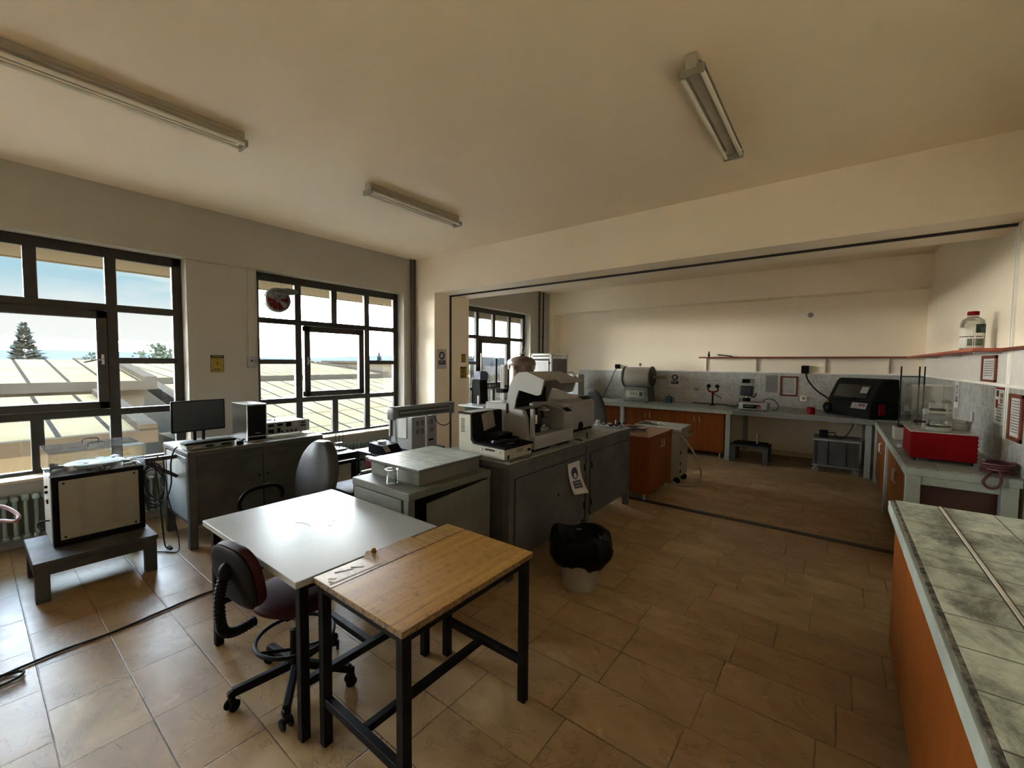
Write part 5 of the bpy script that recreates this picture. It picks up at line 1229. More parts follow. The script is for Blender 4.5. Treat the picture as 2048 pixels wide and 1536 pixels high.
T = thing('black_bar', 'small black metal bar lying on the long bench beside the hooded analyser', 'bar', (-1.95, 3.60, ZB)); B().box(-1.99, -1.92, 3.58, 3.61, ZB, 0.918, 0.003).build('bar', M_black, T); B().box(-1.985, -1.925, 3.573, 3.58, ZB + 0.002, 0.912).build('edge', M_steel, T)
# things beyond the bench end: blue cloth, bits, cable coil
T = thing('blue_mat', 'blue edged sheet under the litter of tools at the far end of the long bench', 'mat', (-2.2, 4.66, ZB)); B().box(-2.62, -1.93, 4.56, 4.74, ZB, 0.911, 0.002).build('sheet', M_blue, T); B().box(-2.60, -2.0, 4.58, 4.72, 0.911, 0.913).build('paper', M_paper, T)
KIND = [('tool_block', 'block', M_mgrey), ('small_jar', 'jar', M_white), ('metal_clamp', 'clamp', M_steel), ('dark_vial', 'vial', M_pipe), ('black_fitting', 'fitting', M_black), ('tin_cup', 'cup', M_steel)]
R = random.Random(21)
TL = ['%s standing leftmost of the small tools on the blue edged sheet'] + ['%s standing ' + o + ' from the left among the small tools on the blue edged sheet' for o in 'second third fourth fifth sixth seventh eighth ninth tenth eleventh'.split()] + ['%s standing rightmost of the small tools on the blue edged sheet']
DESC = ['leftmost', 'second', 'third', 'fourth', 'fifth', 'sixth', 'seventh', 'eighth', 'ninth', 'tenth', 'eleventh', 'rightmost']
for k in range(12):
    nm, ct, m_ = KIND[(k * 5 + 1) % 6]; x = -2.58 + 0.055 * k; y = 4.625 + 0.06 * ((k * 7) % 3) / 2; s = 0.014 + 0.010 * R.random(); h = 0.03 + 0.05 * R.random()
    T = thing(nm, TL[k] % ct, ct, (x, y, 0.913), R.random(), 'small tools on the blue sheet')
    b = B()
    if ct in ('jar', 'vial', 'cup'):
        b.lathe([(0.001, 0), (s, 0), (s, h * 0.8), (s * 0.7, h * 0.9), (s * 0.7, h), (0.001, h)], (x, y, 0.913), 16); b.build('body', m_, T)
        b = B(); b.lathe([(0.001, 0), (s * 0.8, 0), (s * 0.8, h * 0.15), (0.001, h * 0.15)], (x, y, 0.913 + h), 16); b.build('lid', M_black, T)
    else:
        b.box(x - s * 1.2, x + s * 1.2, y - s, y + s, 0.913, 0.913 + h * 0.6, 0.003); b.build('body', m_, T)
        B().cyl((x, y, 0.913 + h * 0.6), (x, y, 0.913 + h), s * 0.5, 12).build('stem', M_steel, T)
cable('coiled_cable', 'dark cable coiled in a heap on the orange laminate cabinet', [(-2.06 + (0.11 + 0.035 * sin(t * 2.3)) * cos(t * 0.75) + 0.03 * sin(t * 0.31), 5.27 + (0.16 + 0.05 * cos(t * 1.7)) * sin(t * 0.75), 0.785 + 0.0016 * t + 0.004 * sin(t * 3.1)) for t in range(34)], 0.006, mat('brown_black_cable', (0.05, 0.03, 0.025), 0.45))
T = thing('brass_valve', 'small brass valve fitting on the front of the orange laminate cabinet top', 'valve', (-1.85, 5.03, 0.775)); B().cyl((-1.90, 5.03, 0.795), (-1.80, 5.03, 0.795), 0.012, 14).build('body', M_brass, T); B().cyl((-1.85, 5.03, 0.775), (-1.85, 5.03, 0.83), 0.009, 12).build('stem', M_brass, T)
# beige trolley with a hose
T = thing('fume_trolley', 'beige wheeled trolley with an open tray top and a pale hose beyond the orange cabinet', 'trolley', (-1.95, 6.1, 0))
B().box(-2.26, -1.66, 5.90, 6.30, 0.10, 0.72, 0.012, 2).build('body', M_beige, T)
b = B()
for q in ((-2.29, -1.63, 5.87, 5.895), (-2.29, -1.63, 6.305, 6.33), (-2.29, -2.265, 5.87, 6.33), (-1.655, -1.63, 5.87, 6.33)): b.box(q[0], q[1], q[2], q[3], 0.72, 0.79, 0.004)
b.build('tray_rim', M_beige, T); B().box(-2.27, -1.65, 5.89, 6.31, 0.72, 0.735).build('tray_floor', M_mgrey, T)
B().tube([(-1.655, 6.26, 0.66), (-1.60, 6.28, 0.665), (-1.60, 6.10, 0.66), (-1.655, 6.06, 0.66)], 0.012, 8, smooth=False).build('push_handle', M_beige, T)
for z in (0.42, 0.27, 0.16): B().box(-1.662, -1.652, 5.93, 5.97, z, z + 0.035, 0.002).build('black_stop', M_black, T)
for x, y in ((-2.22, 5.94), (-1.70, 5.94), (-2.22, 6.26), (-1.70, 6.26)): caster(T, x, y, 0.4, 0.045)
B().tube([(-1.98, 5.98, 0.80), (-1.93, 5.95, 0.83), (-1.84, 5.93, 0.80), (-1.72, 5.92, 0.74), (-1.55, 5.95, 0.55), (-1.44, 5.98, 0.35), (-1.40, 6.0, 0.18), (-1.45, 5.98, 0.05), (-1.55, 5.92, 0.02), (-1.68, 5.86, 0.018), (-1.72, 5.88, 0.04)], 0.013, 10).build('hose', mat('pale_hose', (0.66, 0.60, 0.46), 0.4), T)

# ------------------------------------------------------------ things by the third window
T = thing('steel_cabinet', 'grey steel cabinet behind the long bench carrying the clamp stand plate', 'cabinet', (-3.97, 4.5, 0))
B().box(-4.12, -3.80, 4.27, 4.76, 0.03, 1.035, 0.004).build('carcass', M_greyd, T); B().box(-3.80, -3.788, 4.29, 4.74, 0.06, 1.01, 0.003).build('door', M_greyd, T)
for x in (-4.08, -3.84):
    for y in (4.31, 4.71): B().cyl((x, y, 0), (x, y, 0.03), 0.02, 10).build('foot', M_rubber, T)
T = thing('titration_stand', 'chrome rod stand holding a black and blue device against the back room window', 'stand', (-3.97, 4.5, 1.035))
B().box(-4.20, -3.73, 4.22, 4.80, 1.035, 1.06, 0.004).build('base_plate', M_white, T)
B().cyl((-4.18, 4.44, 1.06), (-4.18, 4.44, 1.62), 0.008, 12).build('rod', M_chrome, T); B().cyl((-4.02, 4.50, 1.06), (-4.02, 4.50, 1.78), 0.006, 12).build('rod', M_chrome, T)
B().box(-4.205, -4.15, 4.42, 4.46, 1.44, 1.47, 0.004).build('boss_clamp', M_white, T)
b = B().prism([(-4.18, 1.06), (-4.16, 1.40), (-4.08, 1.44), (-4.00, 1.44), (-3.98, 1.06)], 'y', 4.46, 4.62, 0.01); b.build('device_body', M_black, T)
b = B().prism([(-4.165, 1.405), (-4.10, 1.52), (-4.03, 1.53), (-3.985, 1.50), (-3.985, 1.40)], 'y', 4.455, 4.625, 0.01); b.build('device_head', mat('dull_blue_plastic', (0.08, 0.12, 0.26), 0.4), T)
B().sph((-4.10, 4.52, 1.555), 0.03).build('knob', M_black, T)
B().box(-4.02, -3.99, 4.42, 4.45, 1.06, 1.18, 0.004).build('burette_foot', M_white, T)
B().tube([(-4.0, 4.54, 1.52), (-3.93, 4.55, 1.50), (-3.90, 4.55, 1.40), (-3.90, 4.55, 1.20), (-3.90, 4.55, 1.07)], 0.004, 8).build('hose', M_lgrey, T)
T = thing('load_frame', 'upright aluminium profile column with a black clamp in front of the back room window', 'stand', (-3.28, 4.10, 0))
B().box(-3.305, -3.245, 4.06, 4.13, 0.03, 1.62, 0.003).build('column', M_steel, T); b = B()
for x in (-3.29, -3.265): b.box(x, x + 0.006, 4.057, 4.061, 0.05, 1.61)
b.build('grooves', M_greyd, T)
B().box(-3.35, -3.22, 4.02, 4.15, 1.28, 1.33, 0.01).build('clamp', M_black, T); B().cyl((-3.37, 4.06, 1.34), (-3.37, 4.06, 1.70), 0.011, 10).build('probe', M_black, T); B().cyl((-3.35, 4.08, 1.36), (-3.21, 4.08, 1.36), 0.014, 12).build('cross_shaft', M_black, T)
B().box(-3.44, -3.12, 3.94, 4.26, 0, 0.03, 0.004).build('base', M_greyd, T); B().box(-3.245, -3.14, 4.06, 4.16, 0.6, 1.08, 0.004).build('control_box', M_lgrey, T)
T = thing('copper_tank', 'dull copper coloured cylindrical tank with a domed lid by the back room window', 'tank', (-4.86, 6.62, 0))
c_ = (-4.86, 6.62, 0)
b = B(); b.lathe([(0.20, 0.10), (0.235, 0.12), (0.235, 1.60), (0.20, 1.62)], c_, 48); b.build('shell', M_copper, T)
b = B(); b.lathe([(0.27, 1.60), (0.275, 1.615), (0.275, 1.66), (0.255, 1.70), (0.19, 1.745), (0.10, 1.775), (0.001, 1.785)], c_, 48); b.build('dome_lid', M_copper, T)
for k in range(8):
    a = k * pi / 4; B().box(-4.86 + 0.25 * cos(a) - 0.015, -4.86 + 0.25 * cos(a) + 0.015, 6.62 + 0.25 * sin(a) - 0.015, 6.62 + 0.25 * sin(a) + 0.015, 1.52, 1.62, 0.004).build('lid_clamp', M_steel, T)
for k in range(3):
    a = k * 2.1 + 0.4; B().cyl((-4.86 + 0.19 * cos(a), 6.62 + 0.19 * sin(a), 0), (-4.86 + 0.19 * cos(a), 6.62 + 0.19 * sin(a), 0.12), 0.02, 10).build('leg', M_steel, T)
B().cyl((-4.86, 6.62, 1.78), (-4.86, 6.62, 1.83), 0.02, 14).build('valve', M_black, T)
B().tube([(-4.86, 6.62, 1.82), (-4.85, 6.60, 1.90), (-4.82, 6.60, 1.95), (-4.79, 6.62, 1.92), (-4.82, 6.60, 1.82), (-4.90, 6.50, 1.80), (-4.93, 6.40, 1.70), (-4.86, 6.36, 1.5), (-4.84, 6.36, 1.2)], 0.008, 8).build('hose', mat('cream_hose', (0.66, 0.58, 0.40), 0.5), T)
T = thing('profile_enclosure', 'tall aluminium profile enclosure with grey panels in the window corner of the back room', 'enclosure', (-4.78, 7.53, 0))
X0, X1, Y0, Y1, Z1 = -5.04, -4.545, 7.20, 7.86, 1.845
b = B()
for x in (X0, X1 - 0.045):
    for y in (Y0, Y1 - 0.045): b.box(x, x + 0.045, y, y + 0.045, 0.03, Z1, 0.003)
for z in (0.08, Z1 - 0.045, Z1 - 0.11):
    for y in (Y0, Y1 - 0.045): b.box(X0, X1, y, y + 0.045, z, z + 0.04, 0.003)
    for x in (X0, X1 - 0.045): b.box(x, x + 0.045, Y0, Y1, z, z + 0.04, 0.003)
b.build('profile_frame', M_steel, T)
B().box(X0 + 0.04, X1 - 0.04, Y0 + 0.015, Y0 + 0.02, 0.1, Z1 - 0.04).build('front_panel', M_greyd, T); B().box(X0 + 0.09, X1 - 0.09, Y0 + 0.006, Y0 + 0.014, 0.3, Z1 - 0.17, 0.002).build('white_panel', M_white, T)
b = B()
for q in ((X0 + 0.075, X0 + 0.09), (X1 - 0.09, X1 - 0.075)): b.box(q[0], q[1], Y0, Y0 + 0.014, 0.28, Z1 - 0.15)
b.box(X0 + 0.075, X1 - 0.075, Y0, Y0 + 0.014, Z1 - 0.17, Z1 - 0.15); b.build('door_rim', M_steel, T)
B().box(X1 - 0.02, X1 - 0.012, Y0 + 0.04, Y1 - 0.04, 0.1, Z1 - 0.10).build('side_panel', mat('brown_grey_panel', (0.20, 0.18, 0.16), 0.5), T)
B().box(X0 + 0.06, X1 - 0.05, Y0 + 0.02, Y1 - 0.03, 0.10, 0.12).build('floor_panel', M_greyd, T)
for z in (1.45, 1.65, 0.95):
    for x in (X0 + 0.02, X1 - 0.065): B().box(x, x + 0.035, Y0 - 0.015, Y0 + 0.002, z - 0.02, z + 0.02, 0.003).build('hinge', M_black, T)
for x in (X0 + 0.02, X1 - 0.02):
    for y in (Y0 + 0.02, Y1 - 0.02): B().cyl((x, y, 0), (x, y, 0.03), 0.02, 10).build('foot', M_rubber, T)
T = thing('wall_box', 'white tall box unit on the back counter beside the aluminium enclosure', 'box', (-4.74, 8.56, 0.865))
B().box(-4.90, -4.74, 8.42, 8.70, 0.87, 1.40, 0.004).build('white_case', M_white, T); B().box(-4.74, -4.60, 8.42, 8.70, 0.87, 1.40, 0.004).build('grey_case', M_lgrey, T)
B().tube([(-4.92, 8.40, 1.42), (-4.80, 8.40, 1.44), (-4.72, 8.40, 1.43), (-4.69, 8.40, 1.36), (-4.70, 8.40, 1.24)], 0.009, 8).build('lead', M_rubber, T); B().box(-4.72, -4.64, 8.412, 8.42, 1.28, 1.36).build('dark_panel', M_greyd, T)
for x in (-4.87, -4.63): B().cyl((x, 8.55, 0.865), (x, 8.55, 0.872), 0.02, 10).build('foot', M_rubber, T)
# ------------------------------------------------------------ back counter things
ZC = 0.865
T = thing('tube_furnace', 'cream horizontal tube furnace on a grey base with a ceramic tube sticking out', 'furnace', (-3.32, 8.72, ZC))
b = B().prism([(-3.60, 0.885), (-3.565, 1.16), (-3.075, 1.16), (-3.04, 0.885)], 'y', 8.52, 8.93, 0.004); b.build('base', M_greyg, T)
B().box(-3.52, -3.13, 8.512, 8.522, 0.945, 1.10, 0.003).build('control_panel', M_cream, T)
blocks(T, plane_M((-3.45, 8.5115, 1.085), (1, 0, 0), (0, 0, 1)), 0.10, 0.012, M_ink, 'panel_text', 2)
for k in range(3): B().cyl((-3.40 + 0.055 * k, 8.512, 1.03), (-3.40 + 0.055 * k, 8.50, 1.03), 0.010, 12).build('knob', M_black, T)
B().box(-3.225, -3.165, 8.503, 8.512, 0.975, 1.065, 0.003).build('rocker_switch', M_black, T)
for z in (0.99, 1.03): B().box(-3.21, -3.18, 8.498, 8.504, z, z + 0.02).build('rocker', M_mgrey, T)
B().cyl((-3.60, 8.72, 1.375), (-3.05, 8.72, 1.375), 0.205, 56).build('furnace_drum', M_cream, T)
for x in (-3.635, -3.06): B().cyl((x, 8.72, 1.375), (x + 0.028, 8.72, 1.375), 0.222, 56, bev=0.003).build('end_flange', M_greyg, T)
b = B().cyl((-3.032, 8.72, 1.375), (-3.022, 8.72, 1.375), 0.20, 48); b.build('end_disc', mat('scorched_brown_steel', (0.06, 0.035, 0.025), 0.5, var=0.3), T)
B().cyl((-3.70, 8.72, 1.375), (-3.63, 8.72, 1.375), 0.022, 20).build('tube_stub', M_white, T)
B().cyl((-3.022, 8.72, 1.375), (-2.80, 8.72, 1.375), 0.034, 24).build('ceramic_tube', mat('ceramic_buff', (0.52, 0.40, 0.26), 0.6), T); B().cyl((-2.80, 8.72, 1.375), (-2.775, 8.72, 1.375), 0.028, 20).build('tube_plug', M_brass, T)
B().cyl((-3.30, 8.72, 1.57), (-3.30, 8.72, 1.62), 0.01, 10).build('thermocouple', M_steel, T); B().sph((-3.30, 8.72, 1.635), 0.030).build('thermocouple_head', M_mgrey, T)
for x in (-3.56, -3.08):
    for y in (8.55, 8.90): B().cyl((x, y, ZC), (x, y, 0.886), 0.015, 10).build('foot', M_rubber, T)
T = thing('coffee_pot', 'small blue enamel pot with a black knob on the back counter', 'pot', (-2.69, 8.72, ZC))
b = B(); b.lathe([(0.001, 0), (0.062, 0), (0.066, 0.01), (0.064, 0.12), (0.060, 0.13), (0.001, 0.145)], (-2.69, 8.72, ZC), 32); b.build('body', M_blue, T)
B().cyl((-2.69, 8.72, 1.0), (-2.69, 8.72, 1.04), 0.008, 12).build('knob', M_black, T)
B().tube([(-2.63, 8.72, 0.97), (-2.595, 8.72, 0.965), (-2.590, 8.72, 0.92), (-2.63, 8.72, 0.895)], 0.007, 8).build('handle', M_black, T)
T = thing('wall_tap', 'small chrome wall tap on the grey tiles of the back wall', 'tap', (-2.27, 9.08, 1.13))
B().cyl((-2.27, 9.088, 1.13), (-2.27, 9.0, 1.13), 0.014, 14).build('body', M_chrome, T); B().cyl((-2.27, 9.088, 1.13), (-2.27, 9.078, 1.13), 0.03, 20).build('rosette', M_chrome, T); B().cyl((-2.29, 9.03, 1.165), (-2.22, 9.03, 1.15), 0.009, 10).build('lever', M_chrome, T); B().cyl((-2.27, 9.005, 1.13), (-2.25, 9.0, 1.09), 0.01, 10).build('spout', M_steel, T)
T = thing('pipe_stand', 'red forked stand with two black rollers on the back counter', 'stand', (-1.87, 8.72, ZC))
b = B().cyl((-1.87, 8.72, ZC), (-1.87, 8.72, 0.885), 0.055, 24, 0.04); b.build('base', M_red, T); B().cyl((-1.87, 8.72, 0.885), (-1.87, 8.72, 1.06), 0.016, 14).build('column', M_black, T); B().cyl((-1.87, 8.72, 1.03), (-1.87, 8.72, 1.13), 0.020, 14).build('sleeve', M_red, T)
B().tube([(-1.955, 8.72, 1.21), (-1.955, 8.72, 1.16), (-1.92, 8.72, 1.13), (-1.87, 8.72, 1.125), (-1.82, 8.72, 1.13), (-1.785, 8.72, 1.16), (-1.785, 8.72, 1.22)], 0.014, 10).build('fork', M_red, T)
for x in (-1.945, -1.795): B().cyl((x, 8.69, 1.235), (x, 8.75, 1.235), 0.034, 20, bev=0.004).build('roller', M_black, T)
B().bar((-1.85, 8.70, 1.09), (-1.71, 8.68, 1.02), 0.012).build('lock_lever', M_black, T)
# polisher
T = thing('polishing_machine', 'white polishing machine with a dark blue head on the open work table', 'machine', (-1.08, 8.25, 0.876))
b = B().box(-1.33, -0.90, 8.12, 8.45, 0.885, 1.005, 0.018, 3); b.build('base', M_white, T)
pm = Matrix.Translation((-1.12, 8.1195, 0.94))
B().box(-0.14, 0.12, -0.002, 0.002, -0.032, 0.035, 0.001, M=pm).build('control_strip', M_black, T); B().box(0.07, 0.13, -0.004, 0.001, -0.030, 0.015, M=pm).build('orange_key', mat('orange_button', (0.60, 0.18, 0.02), 0.4), T)
blocks(T, plane_M((-1.17, 8.1165, 0.945), (1, 0, 0), (0, 0, 1)), 0.14, 0.016, M_lgrey, 'symbols', 6)
b = B(); b.lathe([(0.001, 0), (0.12, 0), (0.125, 0.012), (0.001, 0.018)], (-1.10, 8.29, 1.004), 36); b.build('wheel_guard', M_mgrey, T)
B().box(-1.30, -1.22, 8.33, 8.43, 1.0, 1.36, 0.01).build('column', M_white, T)
B().cyl((-1.235, 8.27, 1.015), (-1.235, 8.27, 1.075), 0.062, 28, bev=0.004).build('specimen_holder', M_black, T); B().cyl((-1.235, 8.27, 1.075), (-1.235, 8.27, 1.12), 0.040, 24).build('chuck', M_chrome, T)
B().box(-1.335, -1.135, 8.17, 8.38, 1.115, 1.29, 0.03, 3).build('head', mat('dark_blue_plastic', (0.03, 0.04, 0.09), 0.35), T)
b = B().prism([(8.18, 1.285), (8.17, 1.33), (8.24, 1.405), (8.38, 1.405), (8.38, 1.285)], 'x', -1.33, -1.14, 0.006); b.build('head_cover', M_white, T)
b = B().prism([(8.176, 1.333), (8.166, 1.336), (8.226, 1.399), (8.234, 1.396)], 'x', -1.295, -1.175); b.build('display', M_black, T)
B().tube([(-1.16, 8.20, 1.11), (-1.11, 8.18, 1.10), (-1.085, 8.17, 1.14), (-1.075, 8.165, 1.17)], 0.010, 8).build('lever', M_black, T)
for x in (-1.30, -0.93):
    for y in (8.15, 8.42): B().cyl((x, y, 0.876), (x, y, 0.887), 0.015, 10).build('foot', M_rubber, T)
cable('power_cable', 'black lead arching out of the back of the polishing machine', [(-0.92, 8.46, 0.93), (-1.0, 8.52, 1.03), (-0.90, 8.52, 1.06), (-0.82, 8.50, 1.02), (-0.78, 8.46, 0.94), (-0.80, 8.42, 0.8835), (-0.86, 8.40, 0.8835)], 0.006, M_rubber)
cable('flat_cable', 'long black lead lying along the wall end of the back counter top', [(-2.30, 8.98, 0.8755), (-2.0, 8.95, 0.8755), (-1.75, 8.92, 0.8755), (-1.50, 8.70, 0.8755), (-1.45, 8.60, 0.885), (-1.38, 8.50, 0.95), (-1.36, 8.48, 1.05)], 0.010, M_rubber)
T = thing('tin', 'small red tin on the open work table beside the black machine', 'tin', (-0.31, 8.15, 0.876)); b = B(); b.lathe([(0.052, 0), (0.056, 0.004), (0.054, 0.105), (0.058, 0.110), (0.050, 0.110), (0.050, 0.02), (0.001, 0.02)], (-0.31, 8.15, 0.876), 28, cap=False); b.build('body', M_red, T); B().cyl((-0.31, 8.15, 0.877), (-0.31, 8.15, 0.882), 0.05, 24).build('bottom', M_steel, T)
# black cutting machine at an angle in the corner
RZ = math.atan2(-0.72, 0.60)
T = thing('cut_off_machine', 'big black cut off machine with a smoked window hood standing askew in the back corner', 'machine', (0.30, 8.30, 0.876), RZ)
LM = Matrix.Translation((0.30, 8.30, 0)) @ Matrix.Rotation(RZ, 4, 'Z')
def lp(b): bmesh.ops.transform(b.bm, matrix=LM, verts=b.bm.verts); return b
lp(B().prism([(-0.24, 0.89), (-0.24, 1.02), (-0.205, 1.115), (0.22, 1.115), (0.22, 0.89)], 'x', -0.42, 0.42, 0.01)).build('body', M_black, T)
b = lp(B().prism([(-0.20, 1.12), (-0.07, 1.40), (-0.02, 1.455), (0.20, 1.455), (0.22, 1.12)], 'x', -0.40, 0.40, 0.012)); hd = b.build('hood', M_blackm, T)
n_ = V((0, -0.907, 0.421)); SM = LM @ plane_M((0, -0.1425, 1.262), (1, 0, 0), (0, 0.421, 0.907))
B().box(-0.30, 0.28, -0.10, 0.11, 0.0, 0.004, 0.001, M=SM).build('smoked_window', mat('smoked_pane', (0.035, 0.035, 0.03), 0.12), hd); B().box(0.14, 0.26, -0.02, 0.08, 0.004, 0.006, M=SM).build('sticker', M_mgrey, hd)
lp(B().tube([(-0.10, -0.215, 1.15), (-0.10, -0.24, 1.155), (0.10, -0.24, 1.155), (0.10, -0.215, 1.15)], 0.008, 8, smooth=False)).build('hood_handle', M_black, hd)
FM = LM @ plane_M((0.22, -0.2265, 1.062), (1, 0, 0), (0, 0.346, 0.938))
B().box(-0.13, 0.13, -0.045, 0.045, 0.0, 0.004, 0.001, M=FM).build('control_panel', M_mgrey, T)
for k, m_ in enumerate((M_white, M_lgrey, M_red, M_red)): B().cyl(FM @ V((-0.08 + 0.055 * k, 0.01, 0.004)), FM @ V((-0.08 + 0.055 * k, 0.01, 0.016)), 0.014, 16).build('button', m_, T)
lp(B().cyl((-0.33, -0.24, 0.99), (-0.33, -0.275, 0.99), 0.075, 32, bev=0.004)).build('hand_wheel', M_black, T); lp(B().cyl((-0.31, -0.275, 0.985), (-0.31, -0.283, 0.985), 0.022, 18)).build('wheel_hub', M_chrome, T)
lp(B().cyl((-0.37, -0.218, 1.085), (-0.37, -0.232, 1.08), 0.026, 18)).build('emergency_button', mat('amber_button', (0.55, 0.30, 0.03), 0.4), T)
lp(B().box(0.421, 0.44, -0.12, -0.03, 0.95, 1.10, 0.004)).build('red_side_switch', M_red, T)
for x in (-0.38, 0.38):
    for y in (-0.2, 0.18): lp(B().cyl((x, y, 0.876), (x, y, 0.892), 0.02, 10)).build('foot', M_rubber, T)
# wall plugs, sockets, leads
T = thing('industrial_socket', 'black wall socket with a grey cable above the tiles left of the tube furnace', 'socket', (-3.96, 9.1, 1.585)); B().box(-4.01, -3.91, 9.03, 9.1, 1.535, 1.635, 0.012, 2).build('box', M_black, T); B().tube([(-3.97, 9.05, 1.54), (-4.02, 9.03, 1.45), (-4.10, 9.02, 1.25), (-4.20, 9.0, 1.02), (-4.25, 8.97, 0.885)], 0.009, 8).build('lead', M_greyd, T)
T = thing('industrial_socket', 'black wall socket with a thick black cable above the black machine', 'socket', (-0.46, 9.1, 1.57)); B().box(-0.51, -0.40, 9.03, 9.1, 1.50, 1.64, 0.010, 2).build('box', M_black, T); B().tube([(-0.44, 9.05, 1.51), (-0.40, 9.02, 1.38), (-0.28, 8.98, 1.22), (-0.12, 8.92, 1.10), (0.0, 8.85, 1.02)], 0.012, 8).build('lead', M_black, T)
for x, z, l in ((-3.47, 1.215, 'white wall socket on the tiles left of the tube furnace'), (-0.46, 1.06, 'white wall socket on the tiles under the black cable')):
    T = thing('wall_socket', l, 'socket', (x, 9.088, z)); B().box(x - 0.05, x + 0.05, 9.066, 9.088, z - 0.05, z + 0.05, 0.008, 2).build('plate', M_trim, T); B().cyl((x, 9.068, z), (x, 9.062, z), 0.022, 18).build('recess', M_mgrey, T)
cable('power_cable', 'thin grey lead drooping from the white socket to the back counter top', [(-3.47, 9.06, 1.20), (-3.50, 9.03, 1.10), (-3.62, 8.98, 0.98), (-3.72, 8.90, 0.885)], 0.004, M_mgrey)
cable('power_cable', 'dark lead curving across the back counter top to the tube furnace', [(-3.62, 8.74, 0.90), (-3.75, 8.70, 0.93), (-3.92, 8.72, 0.955), (-4.10, 8.80, 0.92), (-4.25, 8.86, 0.88)], 0.008, M_greyd)
# framed notices and sleeve
def framed(label, M, w, h, base, name='framed_notice', rows=12):
    T = thing(name, label, 'framed notice', base); f = 0.028
    b = B()
    for q in ((-w / 2, -w / 2 + f, -h / 2, h / 2), (w / 2 - f, w / 2, -h / 2, h / 2), (-w / 2, w / 2, -h / 2, -h / 2 + f), (-w / 2, w / 2, h / 2 - f, h / 2)): b.box(q[0], q[1], q[2], q[3], 0.0, 0.014, 0.002, M=M)
    b.build('frame', M_redframe, T); B().box(-w / 2 + 0.01, w / 2 - 0.01, -h / 2 + 0.01, h / 2 - 0.01, 0.0, 0.004, M=M).build('paper', M_paper, T)
    blocks(T, M @ Matrix.Translation((0, 0, 0.0042)), w - 2.8 * f, h - 3.4 * f, M_mgrey, 'printed_text', 7, rows=rows, gap=0.6)
    return T
framed('red brown framed notice on the grey tiles between the polishing machine and the black machine', plane_M((-0.685, 9.088, 1.267), (1, 0, 0), (0, 0, 1)), 0.27, 0.36, (-0.685, 9.088, 1.267))
T = thing('plastic_sleeve', 'clear plastic sleeve taped on the tiles left of the back wall framed notice', 'sleeve', (-0.95, 9.088, 1.27)); B().box(-1.05, -0.86, 9.084, 9.087, 1.14, 1.46).build('sleeve', M_lgrey, T); B().box(-1.04, -0.87, 9.0825, 9.084, 1.16, 1.44).build('sheet', mat('faded_sheet', (0.45, 0.44, 0.42), 0.5), T)
framed('red brown framed notice hanging right under the shelf on the right wall', plane_M((1.058, 5.50, 1.628), (0, -1, 0), (0, 0, 1)), 0.44, 0.24, (1.06, 5.50, 1.628), rows=7)
framed('red brown framed notice at the right edge of the view beside the partition rail', plane_M((1.055, 4.715, 1.275), (0, -1, 0), (0, 0, 1)), 0.29, 0.345, (1.06, 4.715, 1.275))
T = thing('safety_poster', 'white safety poster with red panels left of the partition rail on the right wall', 'poster', (1.058, 5.13, 1.33)); PM_ = plane_M((1.0565, 5.145, 1.33), (0, -1, 0), (0, 0, 1))
B().box(-0.13, 0.13, -0.15, 0.15, 0.0, 0.0008, M=PM_).build('sheet', M_paper, T); B().box(-0.105, -0.045, -0.02, 0.05, 0.0008, 0.0014, M=PM_).build('red_panel', M_red, T); B().box(-0.10, -0.03, 0.075, 0.125, 0.0008, 0.0014, M=PM_).build('dark_panel', M_greyd, T); B().box(-0.125, 0.12, 0.135, 0.15, 0.0008, 0.0014, M=PM_).build('red_band', M_red, T)
blocks(T, PM_ @ Matrix.Translation((0.02, -0.06, 0.0008)), 0.18, 0.15, M_mgrey, 'printed_text', 12, rows=6, gap=0.5)
blocks(T, PM_ @ Matrix.Translation((0.055, 0.06, 0.0008)), 0.10, 0.09, mat('poster_red_print', (0.5, 0.25, 0.22), 0.6), 'printed_figures', 13, rows=2, gap=0.2)
T = thing('small_notice', 'small white notice with a dark symbol on the right wall tiles behind the acrylic cover', 'sign', (1.058, 6.7, 1.36)); NM = plane_M((1.0565, 6.72, 1.34), (0, -1, 0), (0, 0, 1)); B().box(-0.10, 0.10, -0.15, 0.15, 0, 0.0008, M=NM).build('sheet', M_paper, T); ppe_sign(T, NM, 0.2, 0.3)
# shelves
T = thing('wall_shelf', 'long red brown shelf board on white brackets along the back wall', 'shelf', (-0.6, 9.0, 1.76)); B().box(-2.18, 0.84, 8.87, 9.1, 1.772, 1.795, 0.002).build('board', M_shelf, T)
for x in (-2.09, -1.22, -0.18, 0.64): B().box(x - 0.012, x + 0.012, 9.07, 9.10, 1.52, 1.772, 0.002).build('bracket', M_trim, T)
T = thing('wall_shelf', 'red brown shelf board along the right wall carrying the big bottle', 'shelf', (0.96, 7.0, 1.77)); B().box(0.842, 1.07, 4.90, 9.1, 1.772, 1.795, 0.002).build('board', wood_mat('red_brown_side_shelf', (0.42, 0.11, 0.06), (0.30, 0.07, 0.04), 'y', 0.7, 0.45), T)
B().box(1.0, 1.07, 3.9, 4.90, 1.772, 1.795, 0.002).build('narrow_board', M_redframe, T)
for y in (5.2, 6.6, 8.0): B().box(0.90, 1.06, y - 0.01, y + 0.01, 1.755, 1.772, 0.002).build('bracket', M_white, T)
